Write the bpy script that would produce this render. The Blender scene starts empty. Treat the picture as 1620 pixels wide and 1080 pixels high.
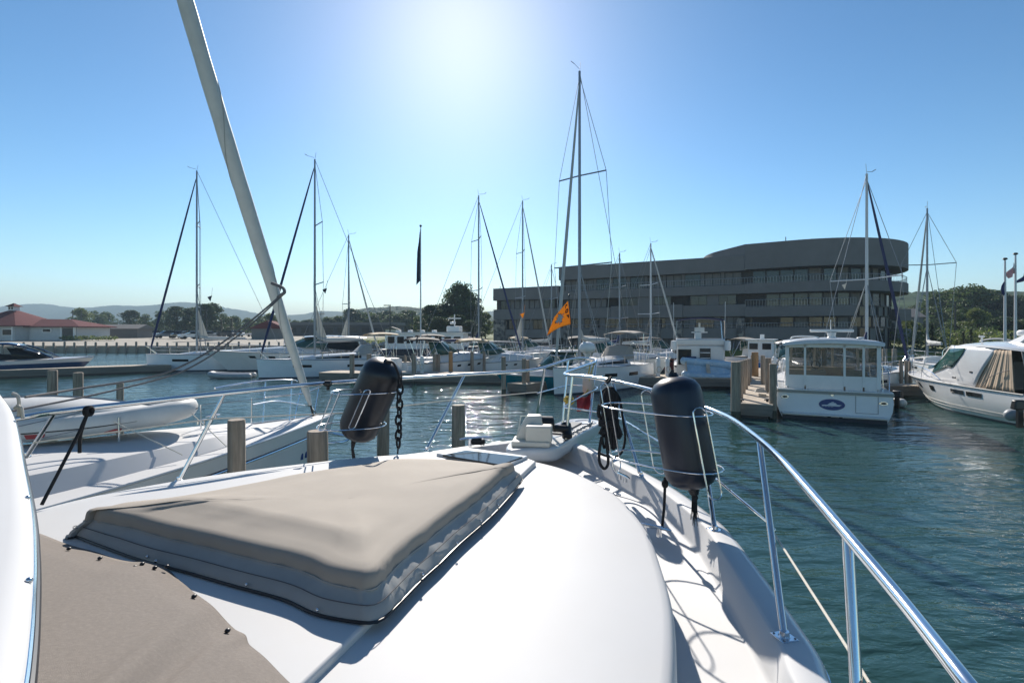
import bpy, math, random
from mathutils import Vector, Matrix
R = math.radians
random.seed(7)
S = bpy.context.scene
COL = S.collection
# ---------------------------------------------------------------- camera
CX, HY, F, H = 810.0, 527.0, 800.0, 3.3
cam_d = bpy.data.cameras.new('camera'); cam = bpy.data.objects.new('camera', cam_d); COL.objects.link(cam)
cam.location = (0, 0, H); cam.rotation_euler = (R(90), 0, 0)
cam_d.sensor_width = 36; cam_d.lens = F / 1620 * 36; cam_d.shift_y = -13 / 1620
cam_d.clip_start = 0.05; cam_d.clip_end = 12000
S.camera = cam
# ---------------------------------------------------------------- sky and sun
SUN_EL, SUN_AZ = 33.0, -5.8           # azimuth from +Y, positive to the right
w = bpy.data.worlds.new('World'); S.world = w; w.use_nodes = True
nt = w.node_tree; nt.nodes.clear()
sky = nt.nodes.new('ShaderNodeTexSky'); sky.sky_type = 'NISHITA'; sky.sun_disc = False
sky.sun_elevation = R(SUN_EL); sky.sun_rotation = R(SUN_AZ)
sky.altitude = 0; sky.air_density = 0.95; sky.dust_density = 0.27; sky.ozone_density = 1.7
bg = nt.nodes.new('ShaderNodeBackground'); bg.inputs[1].default_value = 0.052
wo = nt.nodes.new('ShaderNodeOutputWorld')
hs = nt.nodes.new('ShaderNodeHueSaturation'); hs.inputs['Saturation'].default_value = 1.16; hs.inputs['Hue'].default_value = .488; hs.inputs['Value'].default_value = .89; gm = nt.nodes.new('ShaderNodeGamma'); gm.inputs[1].default_value = 1.4
nt.links.new(sky.outputs[0], hs.inputs['Color']); nt.links.new(hs.outputs[0], gm.inputs[0]); nt.links.new(gm.outputs[0], bg.inputs[0]); nt.links.new(bg.outputs[0], wo.inputs[0])
sl = bpy.data.lights.new('sun', 'SUN'); sl.energy = 5.0; sl.angle = R(0.55); sl.color = (1.0, 0.93, 0.84)
so = bpy.data.objects.new('sun', sl); COL.objects.link(so); so.location = (0, 0, 60)
sd = Vector((math.sin(R(SUN_AZ)) * math.cos(R(SUN_EL)), math.cos(R(SUN_AZ)) * math.cos(R(SUN_EL)), math.sin(R(SUN_EL))))
so.rotation_euler = (-sd).to_track_quat('-Z', 'Y').to_euler()
S.view_settings.view_transform = 'Standard'; S.view_settings.look = 'None'
S.view_settings.exposure = 0.55; S.view_settings.gamma = 1; S.view_settings.use_curve_mapping = False
S.render.engine = 'CYCLES'
cy = S.cycles; cy.use_denoising = True; cy.max_bounces = 6; cy.diffuse_bounces = 3; cy.glossy_bounces = 3
cy.transmission_bounces = 4; cy.transparent_max_bounces = 10; cy.volume_bounces = 0
cy.sample_clamp_indirect = 6; cy.caustics_reflective = False; cy.caustics_refractive = False

# ---------------------------------------------------------------- helpers
def P(px, py, Y):
    return Vector(((px - CX) / F * Y, Y, H - (py - HY) / F * Y))
def G(px, py, z):
    Y = (H - z) * F / (py - HY)
    return Vector(((px - CX) / F * Y, Y, z))
def lerp(a, b, t): return a + (b - a) * t
def V(*a): return Vector(a)
def catmull(pts, n=6, closed=False):
    pts = [Vector(p) for p in pts]; N = len(pts); out = []
    segs = N if closed else N - 1
    for i in range(segs):
        if closed: p0, p1, p2, p3 = pts[(i-1) % N], pts[i], pts[(i+1) % N], pts[(i+2) % N]
        else: p0, p1, p2, p3 = pts[max(i-1, 0)], pts[i], pts[i+1], pts[min(i+2, N-1)]
        for k in range(n):
            t = k / n; t2 = t*t; t3 = t2*t
            out.append(0.5*((2*p1) + (p2-p0)*t + (2*p0-5*p1+4*p2-p3)*t2 + (3*p1-p0-3*p2+p3)*t3))
    if not closed: out.append(pts[-1])
    return out

def tag(o, label=None, cat=None, group=None, kind=None):
    if label: o['label'] = label
    if cat: o['category'] = cat
    if group: o['group'] = group
    if kind: o['kind'] = kind
    return o
def thing(name, label, cat, loc=(0, 0, 0), rz=0, group=None):
    o = bpy.data.objects.new(name, None); COL.objects.link(o)
    o.location = loc; o.rotation_euler = (0, 0, rz); o.empty_display_size = .2
    return tag(o, label, cat, group)
def wmat(o):
    return Matrix.Translation(o.location) @ o.rotation_euler.to_matrix().to_4x4() @ Matrix.Diagonal((*o.scale, 1))
def fullmat(o):
    m = wmat(o)
    return fullmat(o.parent) @ m if o.parent else m

class MB:
    def __init__(s): s.v = []; s.f = []; s.m = []
    def add(s, vs, fs, mi=0):
        b = len(s.v); s.v += [Vector(p) for p in vs]
        for f in fs: s.f.append([b + i for i in f]); s.m.append(mi)
        return s
    def box(s, c, size, rz=0, mi=0, top=1.0):
        hx, hy, hz = size[0]/2, size[1]/2, size[2]/2; vs = []
        ca, sa = math.cos(rz), math.sin(rz)
        for z in (-1, 1):
            k = top if z > 0 else 1
            for x, y in ((-1, -1), (1, -1), (1, 1), (-1, 1)):
                X, Y = x*hx*k, y*hy*k
                vs.append((c[0]+X*ca-Y*sa, c[1]+X*sa+Y*ca, c[2]+z*hz))
        return s.add(vs, [(3, 2, 1, 0), (4, 5, 6, 7), (0, 1, 5, 4), (1, 2, 6, 5), (2, 3, 7, 6), (3, 0, 4, 7)], mi)
    def bar(s, a, b, w, h, mi=0, up=(0, 0, 1)):
        a, b = Vector(a), Vector(b); d = (b-a).normalized(); u = Vector(up)
        if abs(d.dot(u)) > .98: u = Vector((0, 1, 0))
        x = d.cross(u).normalized(); y = x.cross(d).normalized(); vs = []
        for p in (a, b):
            for i, j in ((-1, -1), (1, -1), (1, 1), (-1, 1)): vs.append(p + x*i*w/2 + y*j*h/2)
        return s.add(vs, [(3, 2, 1, 0), (4, 5, 6, 7), (0, 1, 5, 4), (1, 2, 6, 5), (2, 3, 7, 6), (3, 0, 4, 7)], mi)
    def loft(s, rings, closed=True, cap0=True, cap1=True, mi=0, mis=None):
        n = len(rings[0]); b = len(s.v)
        for r in rings: s.v += [Vector(p) for p in r]
        for i in range(len(rings)-1):
            for j in range(n if closed else n-1):
                a = b+i*n+j; c = b+i*n+(j+1) % n
                s.f.append([a, c, c+n, a+n]); s.m.append(mis[i] if mis else mi)
        if cap0 and closed: s.f.append([b+j for j in reversed(range(n))]); s.m.append(mi)
        if cap1 and closed: s.f.append([b+(len(rings)-1)*n+j for j in range(n)]); s.m.append(mis[-1] if mis else mi)
        return s
    def prism(s, poly, z0, z1, mi=0, poly2=None):
        poly2 = poly2 or poly
        return s.loft([[(p[0], p[1], z0) for p in poly], [(p[0], p[1], z1) for p in poly2]], mi=mi)
    def tube(s, pts, r, n=8, mi=0, closed=False, cap=True, squash=None):
        pts = [Vector(p) for p in pts]; N = len(pts)
        rr = r if isinstance(r, (list, tuple)) else [r]*N
        rings = []; prev = None
        for i, p in enumerate(pts):
            if closed: d = pts[(i+1) % N] - pts[i-1]
            else: d = pts[min(i+1, N-1)] - pts[max(i-1, 0)]
            d = d.normalized() if d.length > 1e-9 else Vector((0, 0, 1))
            if prev is None:
                u = Vector((0, 0, 1)) if abs(d.z) < .9 else Vector((0, 1, 0))
            else: u = prev
            x = d.cross(u)
            if x.length < 1e-6: x = d.orthogonal()
            x.normalize(); y = x.cross(d).normalized(); prev = y
            sq = squash or (1, 1)
            rings.append([p + x*math.cos(2*math.pi*k/n)*rr[i]*sq[0] + y*math.sin(2*math.pi*k/n)*rr[i]*sq[1] for k in range(n)])
        if closed: rings.append(rings[0])
        return s.loft(rings, cap0=cap and not closed, cap1=cap and not closed, mi=mi)
    def cyl(s, a, b, r, r2=None, n=12, mi=0):
        return s.tube([a, b], [r, r if r2 is None else r2], n, mi)
    def ball(s, c, r, nu=12, nv=8, mi=0):
        r = r if isinstance(r, (list, tuple)) else (r, r, r); rings = []
        for j in range(nv+1):
            a = math.pi*j/nv - math.pi/2; k = max(math.cos(a), .001)
            rings.append([(c[0]+r[0]*k*math.cos(2*math.pi*i/nu), c[1]+r[1]*k*math.sin(2*math.pi*i/nu), c[2]+r[2]*math.sin(a)) for i in range(nu)])
        return s.loft(rings, mi=mi)
    def lathe(s, c, prof, n=14, mi=0):   # prof: (radius, z)
        return s.loft([[(c[0]+max(r, .0005)*math.cos(2*math.pi*i/n), c[1]+max(r, .0005)*math.sin(2*math.pi*i/n), c[2]+z) for i in range(n)] for r, z in prof], mi=mi)
    def grid(s, fn, nu, nv, mi=0):
        b = len(s.v)
        for j in range(nv+1):
            for i in range(nu+1): s.v.append(Vector(fn(i/nu, j/nv)))
        for j in range(nv):
            for i in range(nu):
                a = b+j*(nu+1)+i; s.f.append([a, a+1, a+nu+2, a+nu+1]); s.m.append(mi)
        return s
    def mesh(s, name, mats, sharp=35, off=None):
        me = bpy.data.meshes.new(name)
        me.from_pydata([tuple(v) for v in s.v], [], s.f); 
        for m in (mats if isinstance(mats, (list, tuple)) else [mats]): me.materials.append(M(m) if isinstance(m, str) else m)
        me.polygons.foreach_set('material_index', s.m)
        if sharp is not None:
            me.polygons.foreach_set('use_smooth', [True]*len(s.f))
            me.set_sharp_from_angle(angle=R(sharp))
        me.update(); return me
    def build(s, name, mats, parent=None, world=False, sharp=35, bevel=0, seg=2, sub=0, solid=0, label=None, kind=None, loc=None):
        if world and parent is not None:
            inv = fullmat(parent).inverted(); s.v = [inv @ v for v in s.v]
        if loc is not None:
            l = Vector(loc); s.v = [v-l for v in s.v]
        o = bpy.data.objects.new(name, s.mesh(name, mats, sharp)); COL.objects.link(o)
        if loc is not None: o.location = loc
        if parent is not None: o.parent = parent
        if solid:
            md = o.modifiers.new('solid', 'SOLIDIFY'); md.thickness = solid; md.offset = 0
        if bevel:
            md = o.modifiers.new('bevel', 'BEVEL'); md.width = bevel; md.segments = seg; md.limit_method = 'ANGLE'; md.angle_limit = R(40)
        if sub:
            md = o.modifiers.new('sub', 'SUBSURF'); md.levels = sub; md.render_levels = sub
        if label: o['label'] = label
        if kind: o['kind'] = kind
        return o

def copy_thing(o, loc=None, rz=None, label=None, scale=None, parent=None):
    c = o.copy(); COL.objects.link(c)
    if parent is not None: c.parent = parent
    if loc is not None: c.location = loc
    if rz is not None: c.rotation_euler = (0, 0, rz)
    if scale is not None: c.scale = scale if isinstance(scale, (tuple, list)) else (scale,)*3
    if label: c['label'] = label
    for ch in list(o.children): copy_thing(ch, parent=c)
    return c

ORD = 'first second third fourth fifth sixth seventh eighth ninth tenth eleventh twelfth thirteenth fourteenth fifteenth sixteenth seventeenth eighteenth nineteenth twentieth twenty-first twenty-second twenty-third twenty-fourth twenty-fifth twenty-sixth twenty-seventh twenty-eighth twenty-ninth thirtieth'.split()
# ---------------------------------------------------------------- materials
_M = {}
def M(n): return _M[n]
def mat(name, col, rough=.5, metal=0, spec=.5, var=.12, vscale=3.0, bump=0, bscale=40, stretch=(1, 1, 1), coat=0, dirt=None, dscale=2.0, damt=.5, alpha=None, trans=0, transl=0, rvar=0, ior=1.5):
    m = bpy.data.materials.new(name); m.use_nodes = True; n = m.node_tree; n.nodes.clear(); L = n.links
    out = n.nodes.new('ShaderNodeOutputMaterial'); b = n.nodes.new('ShaderNodeBsdfPrincipled'); L.new(b.outputs[0], out.inputs[0])
    tc = n.nodes.new('ShaderNodeTexCoord'); mp = n.nodes.new('ShaderNodeMapping'); mp.inputs['Scale'].default_value = stretch
    L.new(tc.outputs['Object'], mp.inputs[0])
    nz = n.nodes.new('ShaderNodeTexNoise'); nz.inputs['Scale'].default_value = vscale; nz.inputs['Detail'].default_value = 6; nz.inputs['Roughness'].default_value = .6
    L.new(mp.outputs[0], nz.inputs[0])
    rp = n.nodes.new('ShaderNodeMapRange'); rp.inputs[1].default_value = .25; rp.inputs[2].default_value = .75
    rp.inputs[3].default_value = 1-var; rp.inputs[4].default_value = 1+var; L.new(nz.outputs[0], rp.inputs[0])
    mul = n.nodes.new('ShaderNodeVectorMath'); mul.operation = 'SCALE'; mul.inputs[0].default_value = col[:3]; L.new(rp.outputs[0], mul.inputs['Scale'])
    c = mul.outputs[0]
    if dirt:
        dn = n.nodes.new('ShaderNodeTexNoise'); dn.inputs['Scale'].default_value = dscale; dn.inputs['Detail'].default_value = 8; dn.inputs['Roughness'].default_value = .7
        L.new(mp.outputs[0], dn.inputs[0])
        dr = n.nodes.new('ShaderNodeMapRange'); dr.inputs[1].default_value = .5; dr.inputs[2].default_value = .75; dr.inputs[3].default_value = 0; dr.inputs[4].default_value = damt
        L.new(dn.outputs[0], dr.inputs[0])
        mx = n.nodes.new('ShaderNodeMix'); mx.data_type = 'RGBA'; L.new(dr.outputs[0], mx.inputs[0]); L.new(c, mx.inputs[6]); mx.inputs[7].default_value = (*dirt[:3], 1); c = mx.outputs[2]
    L.new(c, b.inputs['Base Color'])
    b.inputs['Roughness'].default_value = rough; b.inputs['Metallic'].default_value = metal; b.inputs['Specular IOR Level'].default_value = spec; b.inputs['IOR'].default_value = ior
    if rvar:
        rr = n.nodes.new('ShaderNodeMapRange'); rr.inputs[3].default_value = max(0, rough-rvar); rr.inputs[4].default_value = rough+rvar; L.new(nz.outputs[0], rr.inputs[0]); L.new(rr.outputs[0], b.inputs['Roughness'])
    if coat: b.inputs['Coat Weight'].default_value = coat; b.inputs['Coat Roughness'].default_value = .06
    if trans: b.inputs['Transmission Weight'].default_value = trans
    if alpha is not None: b.inputs['Alpha'].default_value = alpha
    if bump:
        bn = n.nodes.new('ShaderNodeTexNoise'); bn.inputs['Scale'].default_value = bscale; bn.inputs['Detail'].default_value = 4
        L.new(mp.outputs[0], bn.inputs[0]); bu = n.nodes.new('ShaderNodeBump'); bu.inputs['Strength'].default_value = min(1, bump*10); bu.inputs['Distance'].default_value = bump*.02
        L.new(bn.outputs[0], bu.inputs['Height']); L.new(bu.outputs[0], b.inputs['Normal'])
    if transl:
        t = n.nodes.new('ShaderNodeBsdfTranslucent'); L.new(c, t.inputs[0]); ms = n.nodes.new('ShaderNodeMixShader'); ms.inputs[0].default_value = transl
        L.new(b.outputs[0], ms.inputs[1]); L.new(t.outputs[0], ms.inputs[2]); L.new(ms.outputs[0], out.inputs[0])
    _M[name] = m; return m
mat('gelcoat', (.575, .575, .575), .6, spec=.3, var=.03, vscale=1.5, bump=.03, bscale=500, dirt=(.58, .54, .48), dscale=1.2, damt=.2)
mat('gel_smooth', (.64, .637, .63), .25, var=.03, dirt=(.6, .58, .52), dscale=2, damt=.12, coat=.3)
mat('white_hull', (.80, .80, .79), .2, var=.04, dirt=(.5, .48, .4), dscale=1.5, damt=.25, coat=.3)
mat('blue_white_hull', (.76, .80, .84), .2, var=.04, dirt=(.45, .46, .44), dscale=1.5, damt=.2, coat=.3)
mat('cream', (.62, .55, .44), .5, var=.06, dirt=(.4, .34, .26), damt=.2)
mat('antifoul', (.025, .03, .045), .6)
mat('boot', (.05, .06, .09), .4)
mat('stainless', (.72, .73, .75), .13, 1, var=.05, rvar=.05)
mat('alu_mast', (.27, .29, .32), .4, .5, var=.05)
mat('alu_white', (.60, .61, .62), .4, 0, var=.05)
mat('wire', (.25, .26, .27), .4, .6)
mat('black_rubber', (.010, .011, .016), .36, var=.2, vscale=3, dirt=(.05, .05, .055), dscale=14, damt=.2)
mat('navy_fender', (.008, .012, .026), .36, var=.2, vscale=4, dirt=(.06, .065, .08), dscale=7, damt=.3, stretch=(1, 1, .15))
mat('rope_black', (.012, .012, .014), .85, bump=.12, bscale=160)
mat('rope_yellow', (.6, .42, .08), .8, bump=.1, bscale=160)
mat('rope_white', (.62, .58, .5), .8, bump=.1, bscale=200)
mat('rope_grey', (.16, .15, .15), .85, bump=.1, bscale=160)
mat('canvas_beige', (.345, .300, .250), .8, var=.05, vscale=5, bump=.05, bscale=500, dirt=(.28, .25, .21), damt=.15)
mat('canvas_grey', (.34, .34, .325), .6, var=.08, vscale=6, bump=.05, bscale=500)
mat('canvas_taupe', (.18, .155, .135), .85, var=.12, vscale=60, bump=.12, bscale=420, dirt=(.30, .265, .23), dscale=90, damt=.4)
mat('canvas_tan', (.44, .33, .20), .8, var=.08)
mat('canvas_navy', (.02, .03, .09), .8)
mat('canvas_black', (.02, .02, .022), .8)
mat('sail_white', (.62, .60, .55), .7, var=.05, transl=.3)
mat('furled', (.45, .46, .45), .7, var=.1, bump=.1, bscale=20)
mat('furled_cream', (.62, .61, .57), .62, var=.08, vscale=5, bump=.06, bscale=14, dirt=(.4, .4, .38), damt=.25)
mat('furled_navy', (.02, .03, .10), .7)
mat('plastic_beige', (.66, .61, .52), .45, var=.05, dirt=(.4, .36, .3), damt=.25)
mat('black_plastic', (.015, .015, .016), .4)
mat('glass_office', (.03, .034, .038), .08, spec=.5, var=.2)
mat('glass_dark', (.012, .015, .018), .12, spec=.14, var=.2)
mat('glass_smoke', (.02, .022, .02), .05, spec=.8, var=.2)
mat('glass_teal', (.03, .085, .075), .08, spec=.4, var=.3)
mat('hatch_glass', (.02, .022, .022), .05, spec=.35, var=.1)
mat('vinyl', (.07, .08, .075), .08, spec=.4, alpha=.36)
mat('dinghy_grey', (.32, .34, .36), .5, dirt=(.2, .2, .2), damt=.3)
mat('dinghy_white', (.66, .65, .62), .45, dirt=(.45, .43, .38), damt=.25)
mat('dinghy_blue', (.35, .50, .62), .5, dirt=(.7, .72, .72), dscale=4, damt=.9)
mat('red_patch', (.42, .05, .05), .6)
mat('red_cloth', (.30, .03, .04), .8)
mat('pink_buoy', (.62, .46, .38), .5, dirt=(.45, .3, .25), damt=.3)
mat('hull_navy', (.015, .05, .13), .15, coat=.5)
mat('hull_teal', (.0, .17, .24), .18, coat=.5)
mat('hull_blue', (.0, .13, .38), .25)
mat('hull_red', (.16, .03, .03), .4)
mat('wood_pile', (.31, .25, .195), .85, var=.6, vscale=14, bump=.25, bscale=30, stretch=(1, 1, .08), dirt=(.07, .06, .05), dscale=3, damt=.7)
mat('wood_wet', (.045, .045, .03), .5, var=.5, vscale=10)
mat('wood_plank', (.50, .42, .33), .85, var=.3, vscale=3, bump=.12, bscale=30, dirt=(.18, .15, .12), dscale=1, damt=.55)
mat('wood_fascia', (.20, .18, .155), .85, var=.35, vscale=4, bump=.2, bscale=20, stretch=(.2, .2, 2), dirt=(.06, .055, .05), damt=.6)
mat('wood_orange', (.36, .20, .09), .8, var=.3, stretch=(1, 1, .1), vscale=9)
mat('white_plastic', (.74, .74, .73), .4, var=.05)
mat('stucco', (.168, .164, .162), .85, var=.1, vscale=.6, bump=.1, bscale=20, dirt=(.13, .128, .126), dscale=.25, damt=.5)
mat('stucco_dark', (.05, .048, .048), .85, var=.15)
mat('soffit', (.06, .057, .055), .9)
mat('curtain', (.17, .17, .165), .8, var=.25, vscale=1.2, stretch=(3, 3, .1))
mat('frame_dark', (.04, .04, .042), .4, .5)
mat('rail_metal', (.40, .42, .44), .35, .7)
mat('gravel', (.42, .37, .31), .95, var=.15, vscale=.4)
mat('concrete', (.34, .32, .29), .9, var=.2, vscale=1, dirt=(.15, .14, .13), damt=.5)
mat('roof_red', (.125, .035, .037), .9, spec=.15, var=.12, vscale=1)
mat('siding', (.50, .52, .52), .7, var=.05)
mat('roof_grey', (.13, .125, .12), .8)
mat('white_paint', (.74, .74, .72), .5, var=.04)
mat('asphalt', (.05, .05, .05), .9)
mat('bark', (.06, .05, .04), .9, var=.3)
mat('leaf_dark', (.048, .078, .030), .6, var=.5, vscale=.5, transl=.35)
mat('leaf_mid', (.08, .118, .038), .6, var=.5, vscale=.5, transl=.38)
mat('leaf_light', (.14, .175, .05), .6, var=.45, vscale=.5, transl=.4)
mat('leaf_conifer', (.018, .036, .018), .7, var=.4, vscale=.5, transl=.15)
mat('car_white', (.66, .67, .68), .25, coat=.5); mat('car_silver', (.34, .35, .37), .25, .4, coat=.5)
mat('car_dark', (.03, .032, .04), .2, coat=.5); mat('car_red', (.22, .02, .02), .25, coat=.5); mat('car_blue', (.03, .08, .22), .25, coat=.5)
mat('tyre', (.015, .015, .015), .8)
mat('flag_orange', (.85, .42, .03), .75, transl=.45, var=.06)
mat('flag_white', (.62, .60, .62), .8, transl=.3); mat('flag_black', (.012, .01, .01), .8); mat('flag_brown', (.22, .07, .02), .8)
mat('flag_red', (.45, .03, .05), .8, transl=.3); mat('flag_navy', (.02, .03, .13), .8, transl=.2); mat('flag_dark', (.025, .03, .06), .8)
mat('logo_blue', (.012, .045, .19), .35); mat('logo_white', (.7, .72, .75), .4)
mat('seam', (.10, .10, .105), .8)
mat('pipe_red', (.35, .08, .05), .6); mat('pipe_blue', (.05, .16, .45), .6)

def stone_mat():
    m = bpy.data.materials.new('stone'); m.use_nodes = True; n = m.node_tree; b = n.nodes['Principled BSDF']; L = n.links
    tc = n.nodes.new('ShaderNodeTexCoord'); vo = n.nodes.new('ShaderNodeTexVoronoi'); vo.inputs['Scale'].default_value = 2.4; L.new(tc.outputs['Object'], vo.inputs[0])
    hs = n.nodes.new('ShaderNodeSeparateColor'); L.new(vo.outputs['Color'], hs.inputs[0])
    cr = n.nodes.new('ShaderNodeValToRGB'); e = cr.color_ramp.elements; e[0].color = (.06, .055, .05, 1); e[1].color = (.30, .27, .23, 1); e.new(.5).color = (.15, .14, .14, 1)
    L.new(hs.outputs[0], cr.inputs[0]); L.new(cr.outputs[0], b.inputs['Base Color']); b.inputs['Roughness'].default_value = .9
    bu = n.nodes.new('ShaderNodeBump'); bu.inputs['Distance'].default_value = .05; L.new(vo.outputs['Distance'], bu.inputs['Height']); L.new(bu.outputs[0], b.inputs['Normal'])
    _M['stone'] = m
stone_mat()
# ================================================================ WATER
def water_mat():
    m = bpy.data.materials.new('water'); m.use_nodes = True; n = m.node_tree; b = n.nodes['Principled BSDF']; L = n.links
    b.inputs['Base Color'].default_value = (.022, .060, .056, 1); b.inputs['Roughness'].default_value = .035; b.inputs['IOR'].default_value = 1.333
    tc = n.nodes.new('ShaderNodeTexCoord')
    def layer(scale, rot, st, det, rough=.55, dist=0):
        mp = n.nodes.new('ShaderNodeMapping'); mp.inputs['Rotation'].default_value = (0, 0, R(rot)); mp.inputs['Scale'].default_value = (st[0], st[1], 1)
        L.new(tc.outputs['Object'], mp.inputs[0])
        nz = n.nodes.new('ShaderNodeTexNoise'); nz.inputs['Scale'].default_value = scale; nz.inputs['Detail'].default_value = det; nz.inputs['Roughness'].default_value = rough; nz.inputs['Distortion'].default_value = dist
        L.new(mp.outputs[0], nz.inputs[0]); return nz.outputs[0]
    a = layer(.9, 14, (.55, 1.5), 2, dist=.4); c = layer(2.8, -9, (.6, 1.35), 3, dist=.5); d = layer(8.5, 6, (.7, 1.2), 3)
    pw = layer(.09, 30, (1, 1.6), 2)        # calmer and rougher patches
    mr = n.nodes.new('ShaderNodeMapRange'); mr.inputs[1].default_value = .35; mr.inputs[2].default_value = .65; mr.inputs[3].default_value = .3; mr.inputs[4].default_value = 1.35; L.new(pw, mr.inputs[0])
    def mul(x, k):
        q = n.nodes.new('ShaderNodeMath'); q.operation = 'MULTIPLY'; L.new(x, q.inputs[0])
        if isinstance(k, float): q.inputs[1].default_value = k
        else: L.new(k, q.inputs[1])
        return q.outputs[0]
    def add(x, y):
        q = n.nodes.new('ShaderNodeMath'); q.operation = 'ADD'; L.new(x, q.inputs[0]); L.new(y, q.inputs[1]); return q.outputs[0]
    h = add(mul(a, .11), mul(mul(add(mul(c, .050), mul(d, .012)), mr.outputs[0]), 1.0))
    bu = n.nodes.new('ShaderNodeBump'); bu.inputs['Strength'].default_value = 1; bu.inputs['Distance'].default_value = 1.0
    L.new(h, bu.inputs['Height']); L.new(bu.outputs[0], b.inputs['Normal'])
    _M['water'] = m
water_mat()
mb = MB(); mb.add([(-4000, -60, 0), (4000, -60, 0), (4000, 3500, 0), (-4000, 3500, 0)], [(0, 1, 2, 3)])
tag(mb.build('water', 'water'), kind='structure')

# ================================================================ LAND
def ground_mat():
    m = bpy.data.materials.new('ground'); m.use_nodes = True; n = m.node_tree; b = n.nodes['Principled BSDF']; L = n.links
    tc = n.nodes.new('ShaderNodeTexCoord'); sp = n.nodes.new('ShaderNodeSeparateXYZ'); L.new(tc.outputs['Object'], sp.inputs[0])
    nz = n.nodes.new('ShaderNodeTexNoise'); nz.inputs['Scale'].default_value = .25; nz.inputs['Detail'].default_value = 8; nz.inputs['Roughness'].default_value = .65; L.new(tc.outputs['Object'], nz.inputs[0])
    gr = n.nodes.new('ShaderNodeValToRGB'); e = gr.color_ramp.elements; e[0].position = .3; e[0].color = (.30, .27, .22, 1); e[1].position = .7; e[1].color = (.42, .385, .32, 1); L.new(nz.outputs[0], gr.inputs[0])
    gg = n.nodes.new('ShaderNodeValToRGB'); e = gg.color_ramp.elements; e[0].position = .3; e[0].color = (.07, .10, .025, 1); e[1].position = .7; e[1].color = (.17, .18, .05, 1); L.new(nz.outputs[0], gg.inputs[0])
    def step(sock, lo, hi):
        r = n.nodes.new('ShaderNodeMapRange'); r.inputs[1].default_value = lo; r.inputs[2].default_value = hi; L.new(sock, r.inputs[0]); return r.outputs[0]
    x = step(sp.outputs[0], -42, -34); y = step(sp.outputs[1], 215, 235)
    mx = n.nodes.new('ShaderNodeMath'); mx.operation = 'MAXIMUM'; L.new(x, mx.inputs[0]); L.new(y, mx.inputs[1])
    mm = n.nodes.new('ShaderNodeMix'); mm.data_type = 'RGBA'; L.new(mx.outputs[0], mm.inputs[0]); L.new(gr.outputs[0], mm.inputs[6]); L.new(gg.outputs[0], mm.inputs[7])
    L.new(mm.outputs[2], b.inputs['Base Color']); b.inputs['Roughness'].default_value = .95
    _M['ground'] = m
ground_mat()
shore = [(-420, 96), (-200, 88), (-120, 86), (-90, 86), (-60, 86), (-38, 88), (-26, 92), (-14, 90), (-5.5, 82.5), (4, 76.5), (14, 71.5), (24, 66.5), (31, 61), (40, 57.5), (49, 58.5), (57, 60), (70, 56), (100, 50), (180, 44), (420, 38)]
mb = MB(); rows = []
for off, z in ((0, -1.2), (0.05, 1.1), (4, 1.15), (14, 1.5), (30, 2.0), (70, 2.3), (150, 2.6), (400, 3.2), (1000, 3.2), (3300, 3.2)):
    rows.append([(x*(1+off/900), y+off, z + (0 if off < 3 else .06*math.sin(x*.31+off))) for x, y in shore])
mb.loft(rows, closed=False)
tag(mb.build('ground', 'ground', sharp=50), kind='structure')

# ---- far hills (real relief, seen through the haze)
def hills(name, x0, x1, y, prof, depth, nx, seed, material):
    rnd = random.Random(seed); ph = [rnd.uniform(0, 6.28) for _ in range(40)]
    def hgt(x):
        for (xa, za), (xb, zb) in zip(prof, prof[1:]):
            if xa <= x <= xb:
                t = (x-xa)/(xb-xa); t = t*t*(3-2*t); return za+(zb-za)*t
        return prof[-1][1]
    def fn(u, v):
        x = x0+(x1-x0)*u; k = math.sin(v*math.pi/2)**.8 if v < 1 else 1
        z = hgt(x)*k + 6*math.sin(x/90+ph[0])*v + 4*math.sin(x/41+v*9+ph[1])*v
        z += (rnd.random()-.5)*depth*.008*(.3+v)
        return (x+rnd.uniform(-2, 2), y+depth*v+rnd.uniform(-3, 3), 2.5+z*(1.17 if y > 1000 else .95))
    mb = MB(); mb.grid(fn, nx, 34)
    return tag(mb.build(name, material, sharp=20), kind='structure')
mat('forest_far', (.05, .085, .03), .9, spec=.1, var=.45, vscale=.05, dirt=(.035, .06, .03), dscale=.03, damt=.6, transl=.3)
hills('hills', -2600, 1400, 1350, [(-2600, 84), (-1500, 80), (-1310, 88), (-1130, 86), (-900, 60), (-700, 62), (-560, 58), (-420, 66), (-230, 54), (-120, 60), (60, 70), (200, 40), (600, 40), (1400, 60)], 500, 420, 3, 'forest_far')
hills('hillside', -420, 60, 520, [(-420, 4), (-240, 14), (-180, 28), (-140, 32), (-80, 30), (-20, 25), (60, 15)], 160, 260, 5, 'forest_far')
hills('hillside', 120, 900, 190, [(120, 3), (170, 12), (220, 19), (320, 22), (500, 28), (900, 30)], 160, 260, 6, 'forest_far')

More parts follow.
